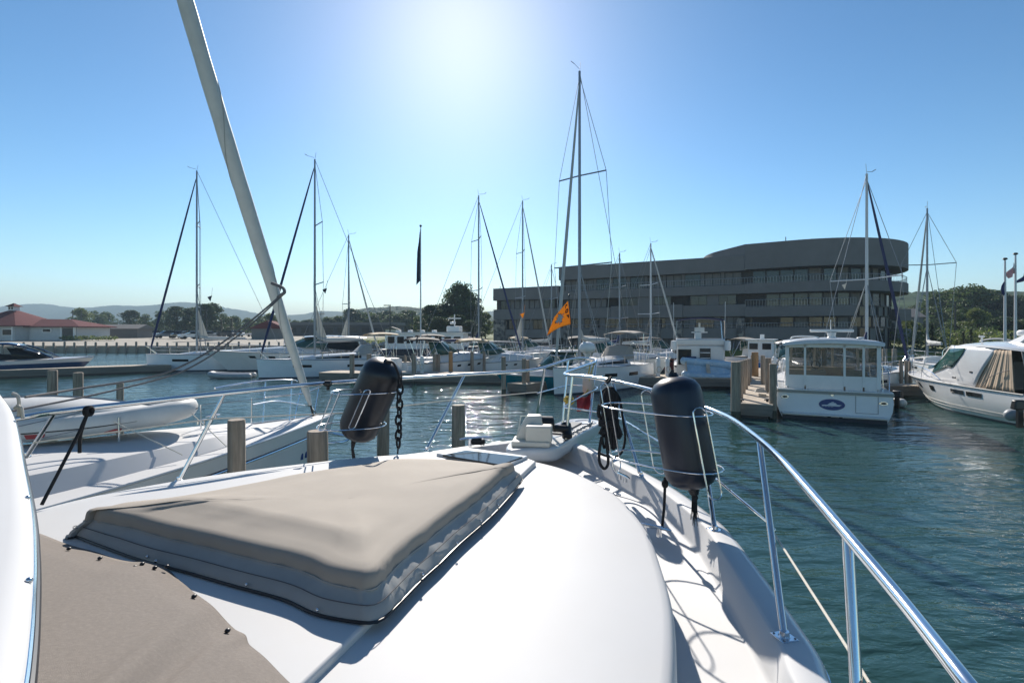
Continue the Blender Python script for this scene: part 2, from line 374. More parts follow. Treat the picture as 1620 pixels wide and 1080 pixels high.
# ---- sea wall, rocks
wr = thing('sea_wall', 'low timber sea wall along the far gravel lot', 'sea wall', (-60, 86, 0))
mb = MB(); mb.bar((-130, 85.75, .62), (-30, 87.0, .62), .3, .85); mb.build('wall_face', 'wood_fascia', wr, world=True)
mb = MB(); mb.bar((-130, 85.8, 1.12), (-30, 87.05, 1.12), .5, .12); mb.build('cap_board', 'wood_plank', wr, world=True)
post_me = None
mb = MB(); mb.lathe((0, 0, 0), [(.17, -1), (.17, 1.75), (.12, 1.83), (0, 1.85)], 8); post_me = mb.mesh('post', 'wood_pile')
for i in range(30):
    x = -86+i*1.72+random.uniform(-.15, .15)
    o = bpy.data.objects.new('mooring_post', post_me); COL.objects.link(o); o.location = (x, 85.35+.012*(x+95), random.uniform(-.12, .1))
    tag(o, ORD[i]+' short timber post from the left along the far sea wall', 'post', 'mooring posts along the far sea wall')
mb = MB(); rr = random.Random(4)
for i in range(420):
    t = rr.random(); x = lerp(-37, -7, t); y = lerp(88.5, 84, t) + rr.uniform(-.5, 2.2) + (4*math.sin(t*3.1)); z = rr.uniform(.1, 1.6)
    r = rr.uniform(.3, .75)
    c = (x, y-1.2+z*.5, z); pts = [(c[0]+r*rr.uniform(.6, 1)*a, c[1]+r*rr.uniform(.6, 1)*b, c[2]+r*.8*rr.uniform(.6, 1)*d) for a, b, d in ((1, 0, 0), (0, 1, 0), (-1, 0, 0), (0, -1, 0), (0, 0, 1), (0, 0, -1))]
    mb.add(pts, [(0, 1, 4), (1, 2, 4), (2, 3, 4), (3, 0, 4), (1, 0, 5), (2, 1, 5), (3, 2, 5), (0, 3, 5)])
tag(mb.build('shore_rocks', 'concrete', sharp=None), 'grey riprap rocks along the far shore below the grass', 'rocks', kind='stuff')

# ================================================================ OFFICE BUILDING
B0 = V(-3.17, 84.6); bd = V(.888, -.46); bn = V(-.46, -.888)      # facade line and outward normal
def fp(s, off=0): p = B0 + bd*s + bn*off; return (p.x, p.y)
bldg = thing('office_building', 'long dark grey four storey waterfront building with round tower end', 'building', (20, 75, 1))
def strip(s0, s1, o0, o1): return [fp(s0, o1), fp(s1, o1), fp(s1, o0), fp(s0, o0)]
def bpart(name, m, mb, **k): return mb.build(name, m, bldg, world=True, **k)
SA, SB, SC = 0.0, 11.8, 38.4
mb = MB()
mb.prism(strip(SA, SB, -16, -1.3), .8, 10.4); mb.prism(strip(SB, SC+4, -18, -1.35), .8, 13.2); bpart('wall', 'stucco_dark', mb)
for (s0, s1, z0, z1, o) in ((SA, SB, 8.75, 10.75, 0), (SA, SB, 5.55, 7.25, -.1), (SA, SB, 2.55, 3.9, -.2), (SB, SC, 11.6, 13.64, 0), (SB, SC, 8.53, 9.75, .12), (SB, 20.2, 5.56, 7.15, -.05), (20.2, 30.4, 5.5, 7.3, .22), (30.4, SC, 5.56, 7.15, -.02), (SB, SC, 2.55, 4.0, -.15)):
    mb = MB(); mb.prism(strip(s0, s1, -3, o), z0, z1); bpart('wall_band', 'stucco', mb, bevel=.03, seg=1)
mb = MB(); mb.prism(strip(SB-.6, SB+5.2, -9, -2.2), 11.4, 13.95); bpart('roof_parapet', 'stucco', mb)
mb = MB(); mb.prism(strip(SA, SC, -15, -1.3), 13.2, 13.35) if False else mb.prism(strip(SB, SC, -17.5, -.3), 13.3, 13.5); bpart('roof', 'roof_grey', mb)
# window bays
def window_meshes(w, h, mull):
    f = MB(); t = .07
    for x in (-w/2+t/2, w/2-t/2): f.box((x, 0, h/2), (t, .12, h))
    for i in range(1, mull+1): f.box((-w/2+w*i/(mull+1), 0, h/2), (.06, .1, h-.14))
    for z in (t/2, h-t/2): f.box((0, .001, z), (w-.14, .117, t))
    g = MB(); g.box((0, .02, h/2), (w-.12, .03, h-.1))
    c = MB(); c.box((0, .12, h/2), (w-.2, .02, h-.16))
    return f.mesh('window', 'frame_dark', None), g.mesh('pane', 'glass_office', None), c.mesh('curtain', 'curtain', None)
wcache = {}
rw = random.Random(11)
def window(x, y, z, w, h, mull, ang):
    k = (w, h, mull)
    if k not in wcache: wcache[k] = window_meshes(w, h, mull)
    f, g, c = wcache[k]
    o = bpy.data.objects.new('window', f); COL.objects.link(o); o.parent = bldg; o.location = (x-20, y-75, z-1); o.rotation_euler = (0, 0, ang)
    p = bpy.data.objects.new('pane', g if rw.random() < .55 else c); p.name = 'pane'; COL.objects.link(p); p.parent = o
bang = math.atan2(bd.y, bd.x)
def wallpiece(s0, s1, z0, z1, m='stucco', o=-.75, name='wall_panel'):
    mb = MB(); mb.prism(strip(s0, s1, -1.5, o), z0, z1); bpart(name, m, mb)
def row(s0, s1, z, h, pitch, wid, mull, o):
    n = max(1, int((s1-s0)/pitch)); pt = (s1-s0)/n
    for i in range(n):
        c = s0+pt*(i+.5); x, y = fp(c, o); window(x, y, z, wid, h, mull, bang)
        a, b = c+wid/2, c+pt-wid/2
        if i < n-1 and b-a > .1: wallpiece(a, b, z-.02, z+h+.05, 'stucco', o+.03)
row(.7, 11.2, 7.27, 1.45, 2.6, 2.0, 1, -.8)
row(2.0, 11.4, 3.95, 1.55, 2.3, 1.8, 1, -.8)
row(SB+.4, SC-.3, 9.78, 1.8, 2.5, 2.15, 1, -.95)
row(SB+.4, 20.0, 7.17, 1.34, 3.1, 2.7, 2, -.45); row(20.5, 30.0, 7.32, 1.2, 3.2, 2.4, 1, -.15); row(30.6, SC-.4, 7.17, 1.34, 2.6, 2.2, 1, -.45)
row(SB+.4, SC-.3, 4.03, 1.48, 2.9, 2.45, 2, -.6)
row(SB+.4, SC-.3, 1.05, 1.48, 3.3, 2.9, 2, -1.0)
wallpiece(.1, 2.2, .9, 5.5, 'stone', .05, 'stone_pier'); wallpiece(2.3, 4.2, .9, 3.0, 'stone', 0.0, 'stone_pier')
for s in (12.6, 17.0, 26.4, 29.4, 37.3): wallpiece(s, s+.95, .9, 5.3, 'stone', .02, 'stone_pier')
# tower
TC = V(42.3, 75.0)
def hull2(pts):
    pts = sorted(set((round(p[0], 3), round(p[1], 3)) for p in pts))
    def half(ps):
        h = []
        for p in ps:
            while len(h) > 1 and (h[-1][0]-h[-2][0])*(p[1]-h[-2][1])-(h[-1][1]-h[-2][1])*(p[0]-h[-2][0]) <= 0: h.pop()
            h.append(p)
        return h
    a = half(pts); b = half(pts[::-1]); return a[:-1]+b[:-1]
def tower_poly(r, inset=0, s=SC-.05, N=96):
    c = [(TC.x+r*math.cos(2*math.pi*i/N), TC.y+r*math.sin(2*math.pi*i/N)) for i in range(N)]
    return hull2(c+[fp(s, .15-inset), fp(s, -9)])
mb = MB(); mb.prism(tower_poly(13.0), 11.7, 15.05); bpart('crown_wall', 'stucco', mb, sharp=25)
mb = MB(); mb.prism(tower_poly(13.0), 8.53, 9.82); bpart('balcony_band', 'stucco', mb, sharp=25)
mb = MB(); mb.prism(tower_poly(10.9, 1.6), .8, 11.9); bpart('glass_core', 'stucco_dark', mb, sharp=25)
# partial lower bands: from wing to the angle seen near the middle of the tower
def arc_pts(r, a0, a1, n): return [(TC.x+r*math.cos(lerp(a0, a1, i/n)), TC.y+r*math.sin(lerp(a0, a1, i/n))) for i in range(n+1)]
full = tower_poly(13.0)
def path_front(r, inset, a1):
    poly = tower_poly(r, inset); st = Vector(fp(SC, .15-inset))
    i0 = min(range(len(poly)), key=lambda i: (Vector(poly[i])-st).length); out = []
    for k in range(len(poly)):
        p = poly[(i0+k) % len(poly)]; a = math.atan2(p[1]-TC.y, p[0]-TC.x); out.append(p)
        if k > 3 and a > a1: break
    return out
for (z0, z1, name) in ((2.5, 4.05, 'balcony_band'), (5.45, 6.75, 'balcony_band')):
    o_ = path_front(13.0, 0, R(-92)); i_ = path_front(11.0, 2, R(-92))
    mb = MB(); mb.prism(o_+i_[::-1], z0, z1); bpart(name, 'stucco', mb, sharp=25)
# mullioned glass round the core, each storey
core = [p for p in path_front(11.1, 1.5, R(35))]
def along(path, pitch):
    out = []; acc = 0
    for a, b in zip(path, path[1:]):
        a, b = Vector(a), Vector(b); d = (b-a).length
        if d < 1e-6: continue
        t = (pitch-acc) if acc else 0
        while t <= d:
            out.append((a.lerp(b, t/d), math.atan2(b.y-a.y, b.x-a.x))); t += pitch
        acc = (d-(t-pitch)) % pitch
    return out
for z0, h in ((9.85, 1.85), (6.8, 1.7), (4.1, 1.3)):
    for p, a in along(core, 1.62): window(p.x, p.y, z0, 1.55, h, 0, a)
for p, a in along([q for q in core if q[0] > 42.5], 1.62): window(p.x, p.y, 1.0, 1.5, 3.0, 0, a); window(p.x, p.y, 5.5, 1.5, 1.25, 0, a)
# railings
def railing(path, z, hgt=.95, name='railing', pitch=.34):
    mb = MB(); pp = [V(p[0], p[1], z+hgt) for p in path]; mb.tube(pp, .035, 6)
    mb.tube([q-V(0, 0, hgt-.12) for q in pp], .02, 5)
    for p, a in along(path, pitch): mb.box((p.x, p.y, z+hgt/2), (.02, .02, hgt), a)
    bpart(name, 'rail_metal', mb)
railing([fp(s, .02) for s in (SB+.3, 20, 30, SC)] + path_front(12.85, .1, R(60))[1:], 9.8, .85)
railing(path_front(12.85, .1, R(-93)), 6.73, .95); railing(path_front(12.85, .1, R(-93)), 4.03, .6)
railing([fp(s, .05) for s in (SB+.3, SC)], 3.98, .62, pitch=.6)
# small side balconies
for z0, z1 in ((5.0, 6.6), (2.3, 3.95)):
    mb = MB(); mb.box((52.8, 69.8, (z0+z1)/2), (2.6, 2.6, z1-z0), .3); mb.box((51, 72, z0+.15), (5, 3, .3), .3)
    bpart('side_balcony', 'stucco', mb)
mb = MB(); mb.box((50.2, 71.6, 3), (3.2, 4.5, 4.4), .3); bpart('wall', 'stucco_dark', mb)
for x, y, z in ((-2.0, 86, 10.4), (36.0, 66.5, 15.05)):
    mb = MB(); mb.cyl((x, y, z), (x, y, z+.9), .05); bpart('roof_vent', 'frame_dark', mb)

# ================================================================ CLUBHOUSE
ch = thing('clubhouse', 'low clubhouse with red pyramid roof, cupola and attached wing', 'clubhouse', (-108, 110, 1.9))
def cp(name, m, mb, **k): return mb.build(name, m, ch, world=True, **k)
Yc = 112.0; ax = (22-CX)/F*Yc
mb = MB(); mb.prism([(ax-7.2, Yc-4.5), (ax-2, Yc-7.2), (ax+5.6, Yc-5.4), (ax+7.4, Yc+2), (ax+5, Yc+7), (ax-6, Yc+7)], 1.8, 4.9); cp('wall', 'siding', mb)
ev = [(ax-8.4, Yc-5.2), (ax-2.2, Yc-8.6), (ax+6.6, Yc-6.4), (ax+8.6, Yc+2), (ax+6, Yc+8), (ax-7, Yc+8)]
mb = MB(); mb.loft([[(x, y, 4.75) for x, y in ev], [(x, y, 4.95) for x, y in ev], [(ax+(x-ax)*.09, Yc+(y-Yc)*.09, 8.3) for x, y in ev]]); cp('roof', 'roof_red', mb, sharp=15)
mb = MB(); mb.box((ax, Yc, 8.7), (1.3, 1.3, 1.1)); cp('cupola', 'white_paint', mb)
mb = MB(); [mb.box((ax+dx, Yc-.66, 8.8), (.35, .05, .6)) for dx in (-.35, .25)]; cp('louver', 'frame_dark', mb)
mb = MB(); mb.loft([[(ax+x*1.1, Yc+y*1.1, 9.2) for x, y in ((-1, -1), (1, -1), (1, 1), (-1, 1))], [(ax+x*.05, Yc+y*.05, 9.95) for x, y in ((-1, -1), (1, -1), (1, 1), (-1, 1))]]); cp('cupola_roof', 'roof_red', mb, sharp=10)
# wing
wx0, wx1 = ax+6.5, ax+16.2
mb = MB(); mb.prism([(wx0, Yc-3.2), (wx1, Yc-2.6), (wx1+.3, Yc+6), (wx0, Yc+6)], 1.8, 4.75); cp('wall', 'siding', mb)
mb = MB(); mb.loft([[(wx0-1, Yc-4.1, 4.6), (wx1+1.2, Yc-3.5, 4.6), (wx1+1.2, Yc+7, 4.6), (wx0-1, Yc+7, 4.6)], [(wx0-1, Yc-4.1, 4.8), (wx1+1.2, Yc-3.5, 4.8), (wx1+1.2, Yc+7, 4.8), (wx0-1, Yc+7, 4.8)], [(wx0-2.5, Yc+1.2, 6.5), (wx0+5, Yc+1.4, 6.4), (wx0+5, Yc+2, 6.4), (wx0-2.5, Yc+2, 6.5)]]); cp('roof', 'roof_red', mb, sharp=10)
for x in (ax-5.6, ax-3.6): 
    mb = MB(); mb.box((x, Yc-6.0, 3.5), (1.5, .5, 1.3), -.56); cp('window', 'white_paint', mb); mb = MB(); mb.box((x-.12, Yc-6.3, 3.5), (1.2, .1, 1.0), -.56); cp('window', 'glass_dark', mb)
for x in (ax-.6, ax+1.9, ax+4.3):
    y0 = Yc-7.2+(x-ax+2)*.237
    mb = MB(); mb.box((x, y0-.02, 3.5), (1.9, .14, 1.45), .233); wf = cp('window', 'white_paint', mb)
    mb = MB(); mb.box((x, y0-.1, 3.5), (1.6, .06, 1.15), .233); mb.build('pane', 'glass_dark', wf, world=True)
for x in (ax-2.1, ax+.65, ax+3.1, ax+5.7):
    y0 = Yc-7.2+(x-ax+2)*.237
    mb = MB(); mb.box((x, y0-.75, 3.2), (.22, .22, 2.9)); cp('porch_post', 'white_paint', mb)
mb = MB(); mb.box((wx0+3.6, Yc-3.02, 3.9), (2.0, .2, .9)); cp('window', 'white_paint', mb); mb = MB(); mb.box((wx0+3.6, Yc-3.13, 3.9), (1.6, .06, .6)); cp('pane', 'glass_dark', mb)
mb = MB(); mb.box((wx1-1.7, Yc-2.75, 3.1), (2.3, .3, 2.6)); cp('garage_opening', 'frame_dark', mb)
for x in (wx1-3.1, wx1-.3): mb = MB(); mb.box((x, Yc-2.85, 3.25), (.35, .35, 2.9)); cp('porch_post', 'white_paint', mb)

# ---- low roadside building and small houses beyond the lot
def shed(name, label, x, y, w, d, z0, zw, zr, wallm, roofm, rz=0, cat='building', ridge='x', wins=0):
    t = thing(name, label, cat, (x, y, z0), rz)
    MB().box((0, 0, zw/2-.5), (w, d, zw+1)).build('wall', wallm, t)
    e = .5
    if ridge == 'x': MB().loft([[(-w/2-e, -d/2-e, zw), (-w/2-e, d/2+e, zw), (-w/2-e, 0, zw+zr)], [(w/2+e, -d/2-e, zw), (w/2+e, d/2+e, zw), (w/2+e, 0, zw+zr)]]).build('roof', roofm, t, sharp=10)
    elif ridge == 'y': MB().loft([[(-w/2-e, -d/2-e, zw), (w/2+e, -d/2-e, zw), (0, -d/2-e, zw+zr)], [(-w/2-e, d/2+e, zw), (w/2+e, d/2+e, zw), (0, d/2+e, zw+zr)]]).build('roof', roofm, t, sharp=10)
    else: MB().box((0, 0, zw+zr/2), (w+1, d+1, zr)).build('roof', roofm, t)
    for i in range(wins):
        xx = -w/2+w*(i+.5)/wins; p = MB().box((xx, -d/2-.03, zw*.5), (w/wins*.6, .1, zw*.45)).build('window', 'glass_dark', t)
    return t
shed('store_building', 'long low dark building with flat grey roof beyond the boat masts', -56, 172, 36, 12, 2.6, 3.4, .9, 'stucco_dark', 'roof_grey', 0, ridge='flat', wins=9)
shed('gable_house', 'small house with red gable roof and white eaves behind sailboat mast', -58, 122, 7, 8, 2.1, 2.3, 1.9, 'stucco', 'roof_red', .25, 'house', 'y')
shed('white_shed', 'pair of small white sheds right of the low dark building', -28.0, 118, 2.6, 3, 2.1, 2.1, .6, 'white_paint', 'roof_grey', .1, 'shed', 'y', 1)
shed('grey_shed', 'grey garage with blue doors past the clubhouse wing', -96, 126, 8.5, 6, 2.2, 2.2, 1.1, 'roof_grey', 'roof_grey', .1, 'garage', 'x')
shed('hillside_house', 'grey roofed house among the trees behind the right hand cruiser', 78, 108, 13, 8, 2.4, 4.2, 1.9, 'stucco', 'roof_grey', -.2, 'house', 'x', 3)
tag(MB().box((88, 92, 2.1), (90, 7, .06), -.05).build('road', 'asphalt'), kind='structure')
# ================================================================ THE BOAT WE STAND ON
own = thing('motor_yacht', 'white motor yacht foredeck filling the foreground with beige sun pad and bow rail', 'boat', (-.8, 1.5, 1.9))
def op(name, m, mb, **k): return mb.build(name, m, own, world=True, **k)
gz = 1.92
O_ = [(1.02, .2), (1.12, 1.0), (1.18, 1.5), (1.235, 1.996), (1.298, 2.195), (1.332, 2.395), (1.37, 2.647), (1.42, 3.033), (1.46, 3.397), (1.472, 3.7), (1.396, 4.38), (1.215, 5.06), (.985, 5.68), (.733, 6.20), (.5, 6.48), (.22, 6.42), (-.12, 6.2), (-.51, 5.98), (-.98, 5.68), (-1.45, 5.44), (-1.91, 5.23), (-2.23, 5.02), (-2.68, 4.77), (-2.97, 4.5), (-3.28, 4.18), (-3.55, 3.75), (-3.72, 3.2), (-3.8, 2.4), (-3.85, 1.2), (-3.85, -1)]
O = [V(p.x, p.y) for p in catmull([(x, y, 0) for x, y in O_], 4)]
def offs(path, d):
    out = []; n = len(path)
    for i, p in enumerate(path):
        t = (path[min(i+1, n-1)]-path[max(i-1, 0)]).normalized(); out.append(p+V(-t.y, t.x)*d)
    return out
def z3(path, z): return [V(p.x, p.y, z) for p in path]
gzf = lambda p: lerp(1.90, 1.97, max(0, min(1, (p.y-1)/5)))
def zr(path, dz): return [V(p.x, p.y, gzf(p)+dz) for p in path]
# hull side + gunwale cap + bulwark + side deck, one continuous moulding
mb = MB()
rings = [z3(offs(O, .28), -.3), z3(offs(O, .22), .15), z3(offs(O, .06), 1.0), zr(offs(O, -.02), -.16), zr(offs(O, -.045), -.12), zr(offs(O, -.045), -.035), zr(offs(O, -.03), -.008), zr(offs(O, -.0), 0), zr(offs(O, .10), .002), zr(offs(O, .12), -.012), zr(offs(O, .15), -.165), zr(offs(O, .18), -.19), [V(*(p.lerp(V(-1.1, 2.6), .42)), gzf(p)-.185) for p in offs(O, .18)]]
mb.loft([[p for p in r] for r in rings], closed=False, mis=[0]*7+[1]*5)
op('hull', ['gel_smooth', 'gelcoat'], mb, sharp=50)
# trunk (coachroof)
def Gp(px, py, z): g = G(px, py, z); return (g.x, g.y)
T_ = [(.12, .6), (.30, 1.0), (.45, 1.45), (.567, 1.765), (.66, 2.05), (.73, 2.32), (.79, 2.68), (.845, 3.11), (.84, 3.4), (.81, 3.75), (.73, 4.05), (.57, 4.40), (.42, 4.62), (.22, 4.82), (.0, 4.98), (-.25, 5.1), (-.6, 5.18), (-1.0, 5.12), (-1.5, 4.98), (-2.0, 4.72), (-2.5, 4.42), (-2.9, 4.08), (-3.2, 3.7), (-3.35, 3.2), (-3.42, 2.4), (-3.45, 1.2), (-3.45, -.5)]
T = [V(p.x, p.y) for p in catmull([(x, y, 0) for x, y in T_], 4)]
sp0, sp1 = V(-1.6, .2), V(-.75, 4.3)
def spine(p):
    d = sp1-sp0; t = max(0, min(1, (p-sp0).dot(d)/d.length_squared)); return sp0+d*t
tz = 2.085
rings = [z3(offs(T, -.015), 1.70), z3(offs(T, -.005), tz-.05), z3(offs(T, .006), tz-.018), z3(offs(T, .022), tz-.004), z3(offs(T, .05), tz)]
base = offs(T, .05)
for k in (.25, .5, .75, .97):
    rings.append([V(*(p.lerp(spine(p), k)), tz+.012*(1-(1-k)**2)) for p in base])
mb = MB(); mb.loft(rings, closed=False); op('coachroof', 'gelcoat', mb, sharp=60)
# raised centre panel, its starboard edge is the long step running aft
L1 = V(*Gp(848, 729, 2.13)); L0 = V(*Gp(480, 1080, 2.13)); ld = (L1-L0).normalized()
cp_ = [tuple(L0-ld*1.6), tuple(L0), tuple(L1), Gp(829, 722, 2.13), Gp(737, 710, 2.13), Gp(690, 713.5, 2.13), Gp(600, 722, 2.13), Gp(517, 732, 2.13), Gp(455, 742, 2.13), Gp(361, 753, 2.13), Gp(280, 767, 2.13), Gp(194, 781, 2.13), Gp(110, 797, 2.13), Gp(55, 810, 2.13), (-3.30, 3.2), (-3.33, 2.4), (-3.33, .2)]
mb = MB(); mb.prism(cp_, 2.03, 2.13); op('centre_panel', 'gelcoat', mb, bevel=.014, seg=3, sharp=60)
# seam line of hull/deck, starboard toe moulding
mb = MB(); mb.tube(zr(offs(O, -.052), -.075), .012, 6); op('rub_strip', 'stainless', mb)
# forward deck hatch, dark glass in white frame
hz = 2.135
hg = [Gp(700, 719.5, hz+.03), Gp(737, 712, hz+.03), Gp(827, 722.5, hz+.03), Gp(792, 735, hz+.03)]
fr = [Gp(690, 720, hz), Gp(736, 710.5, hz), Gp(835, 724.5, hz), Gp(798, 741, hz)]
hf = op('hatch_frame', 'gel_smooth', MB().prism(fr, hz-.01, hz+.022), bevel=.006)
MB().prism(hg, hz+.015, hz+.032).build('hatch_glass', 'hatch_glass', hf, world=True, bevel=.003)
# anchor platform
pz = 2.06
pl = catmull([(x, y, 0) for x, y in [(-.06, 5.42), (.2, 5.42), (.45, 5.46), (.62, 5.78), (.92, 6.38), (1.22, 6.98), (1.27, 7.16), (1.15, 7.36), (.93, 7.38), (.74, 7.2), (.52, 6.8), (.25, 6.35), (.02, 5.95)]], 4, True)
pl = [(p.x, p.y) for p in pl]; cxy = (.55, 6.3)
sh = lambda k: [(cxy[0]+(x-cxy[0])*k, cxy[1]+(y-cxy[1])*k) for x, y in pl]
mb = MB(); mb.loft([[(x, y, z) for x, y in sh(k)] for k, z in ((.90, 1.90), (.96, 1.93), (1.0, 1.96), (1.0, pz-.02), (.985, pz-.004), (.96, pz), (.90, pz), (.88, pz-.006))])
op('bow_platform', 'gel_smooth', mb, sharp=50)
mb = MB(); pp = sh(.9)
c = P(935, 672, 7.0); mb.lathe((1.02, 7.08, pz-.008), [(.0, .0), (.13, 0), (.14, .012), (.16, .012), (.16, 0)], 20); op('anchor_recess', 'gel_smooth', mb)
mb = MB(); mb.box((.72, 6.62, pz+.002), (.14, .85, .02), -.44); op('anchor_slot', 'black_plastic', mb)
# windlass
wl = V(.22, 5.66, pz)
mb = MB(); a = .25
def wbox(c, s, rz=-.12, top=1, mi=0):
    return MB().box((wl.x+c[0], wl.y+c[1], wl.z+c[2]), s, rz, top=top)
wn = op('windlass', 'plastic_beige', wbox((.0, .0, .03), (.42, .34, .06)), bevel=.015, seg=3)
wbox((.08, -.06, .135), (.29, .18, .18)).build('motor_cover', 'plastic_beige', wn, world=True, bevel=.02, seg=3)
MB().loft([[(wl.x+x, wl.y+y, wl.z+.05) for x, y in ((-.19, -.02), (.13, -.05), (.15, .2), (-.14, .22))], [(wl.x+x, wl.y+y, wl.z+.20) for x, y in ((-.13, .0), (.12, -.03), (.14, .2), (-.10, .22))], [(wl.x+x, wl.y+y, wl.z+.31) for x, y in ((-.05, .05), (.11, .03), (.12, .18), (-.04, .2))]]).build('gearbox', 'plastic_beige', wn, world=True, bevel=.02, seg=3)
mb = MB(); mb.cyl((wl.x+.1, wl.y+.16, wl.z+.2), (wl.x+.25, wl.y+.19, wl.z+.19), .09, n=16); mb.build('drum', 'black_plastic', wn, world=True, bevel=.01)
mb = MB(); mb.cyl((wl.x+.26, wl.y+.2, wl.z+.14), (wl.x+.42, wl.y+.24, wl.z+.12), .045, n=12); mb.cyl((wl.x+.42, wl.y+.2, wl.z+.04), (wl.x+.42, wl.y+.32, wl.z+.16), .06, n=12); mb.build('chain_wheel', 'black_plastic', wn, world=True)
mb = MB(); mb.tube([(wl.x-.17, wl.y-.02, wl.z+.05), (wl.x-.12, wl.y+.08, wl.z+.3), (wl.x+.02, wl.y+.1, wl.z+.305), (wl.x+.0, wl.y-.05, wl.z+.21)], .008, 6); mb.build('strap', 'rope_white', wn, world=True)
mb = MB()
for k in range(14):
    t = k/13; q = V(.66+.42*t, 5.98+.85*t, pz+.025+.01*(k % 2)); mb.ball(q, (.016, .03, .016) if k % 2 else (.03, .016, .016), 8, 5)
op('anchor_chain', 'wire', mb)
# cleats
def cleat(c, ang, name='cleat', s=1.0, par=own):
    c = Vector(c); d = V(math.cos(ang), math.sin(ang), 0); mb = MB()
    mb.tube([c-d*.13*s+V(0, 0, .055*s), c-d*.07*s+V(0, 0, .06*s), c+d*.07*s+V(0, 0, .06*s), c+d*.13*s+V(0, 0, .055*s)], [.006*s, .014*s, .014*s, .006*s], 8)
    for k in (-.05, .05): mb.cyl(c+d*k*s, c+d*k*s+V(0, 0, .06*s), .02*s, .014*s, 10)
    return mb.build(name, 'stainless', par, world=True)
cleat((-.42, 5.93, 1.985), .25, s=1.5); cleat(G(1031, 846, 1.79), -.5, s=1.1); cleat(G(985, 760, 1.95), -1.2, s=.9)
mb = MB(); q = V(-.40, 5.92, 2.0); 
for k in range(3): mb.tube([q+V(math.cos(a_)*.075, math.sin(a_)*.04, .015+.015*k) for a_ in [i*math.pi/6 for i in range(12)]], .013, 6, closed=True)
op('cleat_rope', 'rope_black', mb)
# hinge fittings along coachroof edge
for px, py in ((958, 772), (975, 781)):
    g = G(px, py, 2.09); op('hinge', 'stainless', MB().box((g.x+.01, g.y, 2.085), (.05, .02, .015), -.7), bevel=.003)

# ---- bow rails
def rz_(py, Y): return H-(py-HY)/F*Y
def PZ(px, py, z): return G(px, py, z)
port_top = [V(-3.95, 3.3, 2.62), P(25, 662, 3.95), P(100, 650, 4.1), P(200, 638.5, 4.35), P(355, 622, 4.75), P(460, 611, 5.15), P(560, 603, 5.6), P(660, 597, 6.0), P(735, 592.5, 6.3), P(790, 589.5, 6.45), P(830, 586.5, 6.55), P(857, 582, 6.7), P(880, 575, 6.9), P(899, 569, 7.1), P(918, 566.5, 7.2), P(932, 568, 7.22), P(943, 571.5, 7.15), P(925, 578.5, 6.75), P(905, 585.5, 6.4), P(895, 589.5, 6.2), P(893.5, 592, 6.1), P(899, 593.5, 6.0)]
stb_top = [P(899, 593.5, 6.0), P(930, 596, 5.75), P(960, 600.5, 5.45), P(1025, 615, 4.85), P(1085, 634, 4.38), P(1130, 650, 3.98), P(1160, 664, 3.55), P(1200, 694, 2.88), P(1240, 731, 2.4), P(1290, 787, 2.0), P(1345, 852, 1.68), P(1430, 953, 1.36), P(1530, 1080, 1.06), P(1680, 1270, .85)]
rail = MB(); rail.tube(catmull(port_top, 6)+catmull(stb_top, 6)[1:], [.0225]*60+[.019]*400, 12); op('bow_rail', 'stainless', rail)
def stan(top, foot, r=.0175):
    mb = MB(); mb.tube([top, Vector(foot)], r, 12); sx = op('stanchion', 'stainless', mb)
    f = Vector(foot); mb = MB(); mb.lathe(f-V(0, 0, .004), [(.0, .0), (.032, 0), (.034, .008), (.022, .014), (.020, .035), (0, .036)], 16)
    mb.build('stanchion_foot', 'stainless', sx, world=True)
def plate(c, rz):
    mb = MB().box((c[0], c[1], c[2]+.004), (.085, .085, .008), rz); o = op('foot_plate', 'stainless', mb, bevel=.006)
    for a, b in ((-1, -1), (1, 1), (-1, 1), (1, -1)):
        MB().ball((c[0]+(a*math.cos(rz)-b*math.sin(rz))*.03, c[1]+(a*math.sin(rz)+b*math.cos(rz))*.03, c[2]+.009), (.006, .006, .003), 8, 4).build('screw', 'wire', o, world=True)
zg = lambda Y: lerp(1.90, 1.97, max(0, min(1, (Y-1)/5)))
stan(P(735, 593, 6.3), G(675, 711, 1.97)); stan(P(355, 623, 4.75), G(283, 760, 1.965)); stan(P(86, 653, 4.08), G(42, 722, 2.2))
stan(P(862, 582, 6.7), G(847, 668, 2.03)); stan(P(899, 569, 7.1), G(890, 669, 2.06)); stan(P(943, 571, 7.15), G(932, 673, 2.06)); stan(P(906, 594, 5.95), G(895, 695, 2.06))
stan(P(968, 602, 5.4), G(1013, 751, 1.95)); f1 = G(1131, 838, 1.93); stan(P(1103, 641, 4.22), f1); plate(f1, .3)
f2 = G(1241, 1008, 1.915); stan(P(1201, 696, 2.87), f2); plate(f2, .25); stan(P(1341, 846, 1.70), V(.99, 1.42, 1.905))
for px_, py_, Y_ in ((519, 606.5, 5.38), (565, 604, 5.62)):
    q = P(px_, py_, Y_); op('rail_clamp', 'black_plastic', MB().cyl(q-V(.03, 0, 0), q+V(.03, 0, 0), .032).cyl(q, q-V(0, 0, .07), .018))
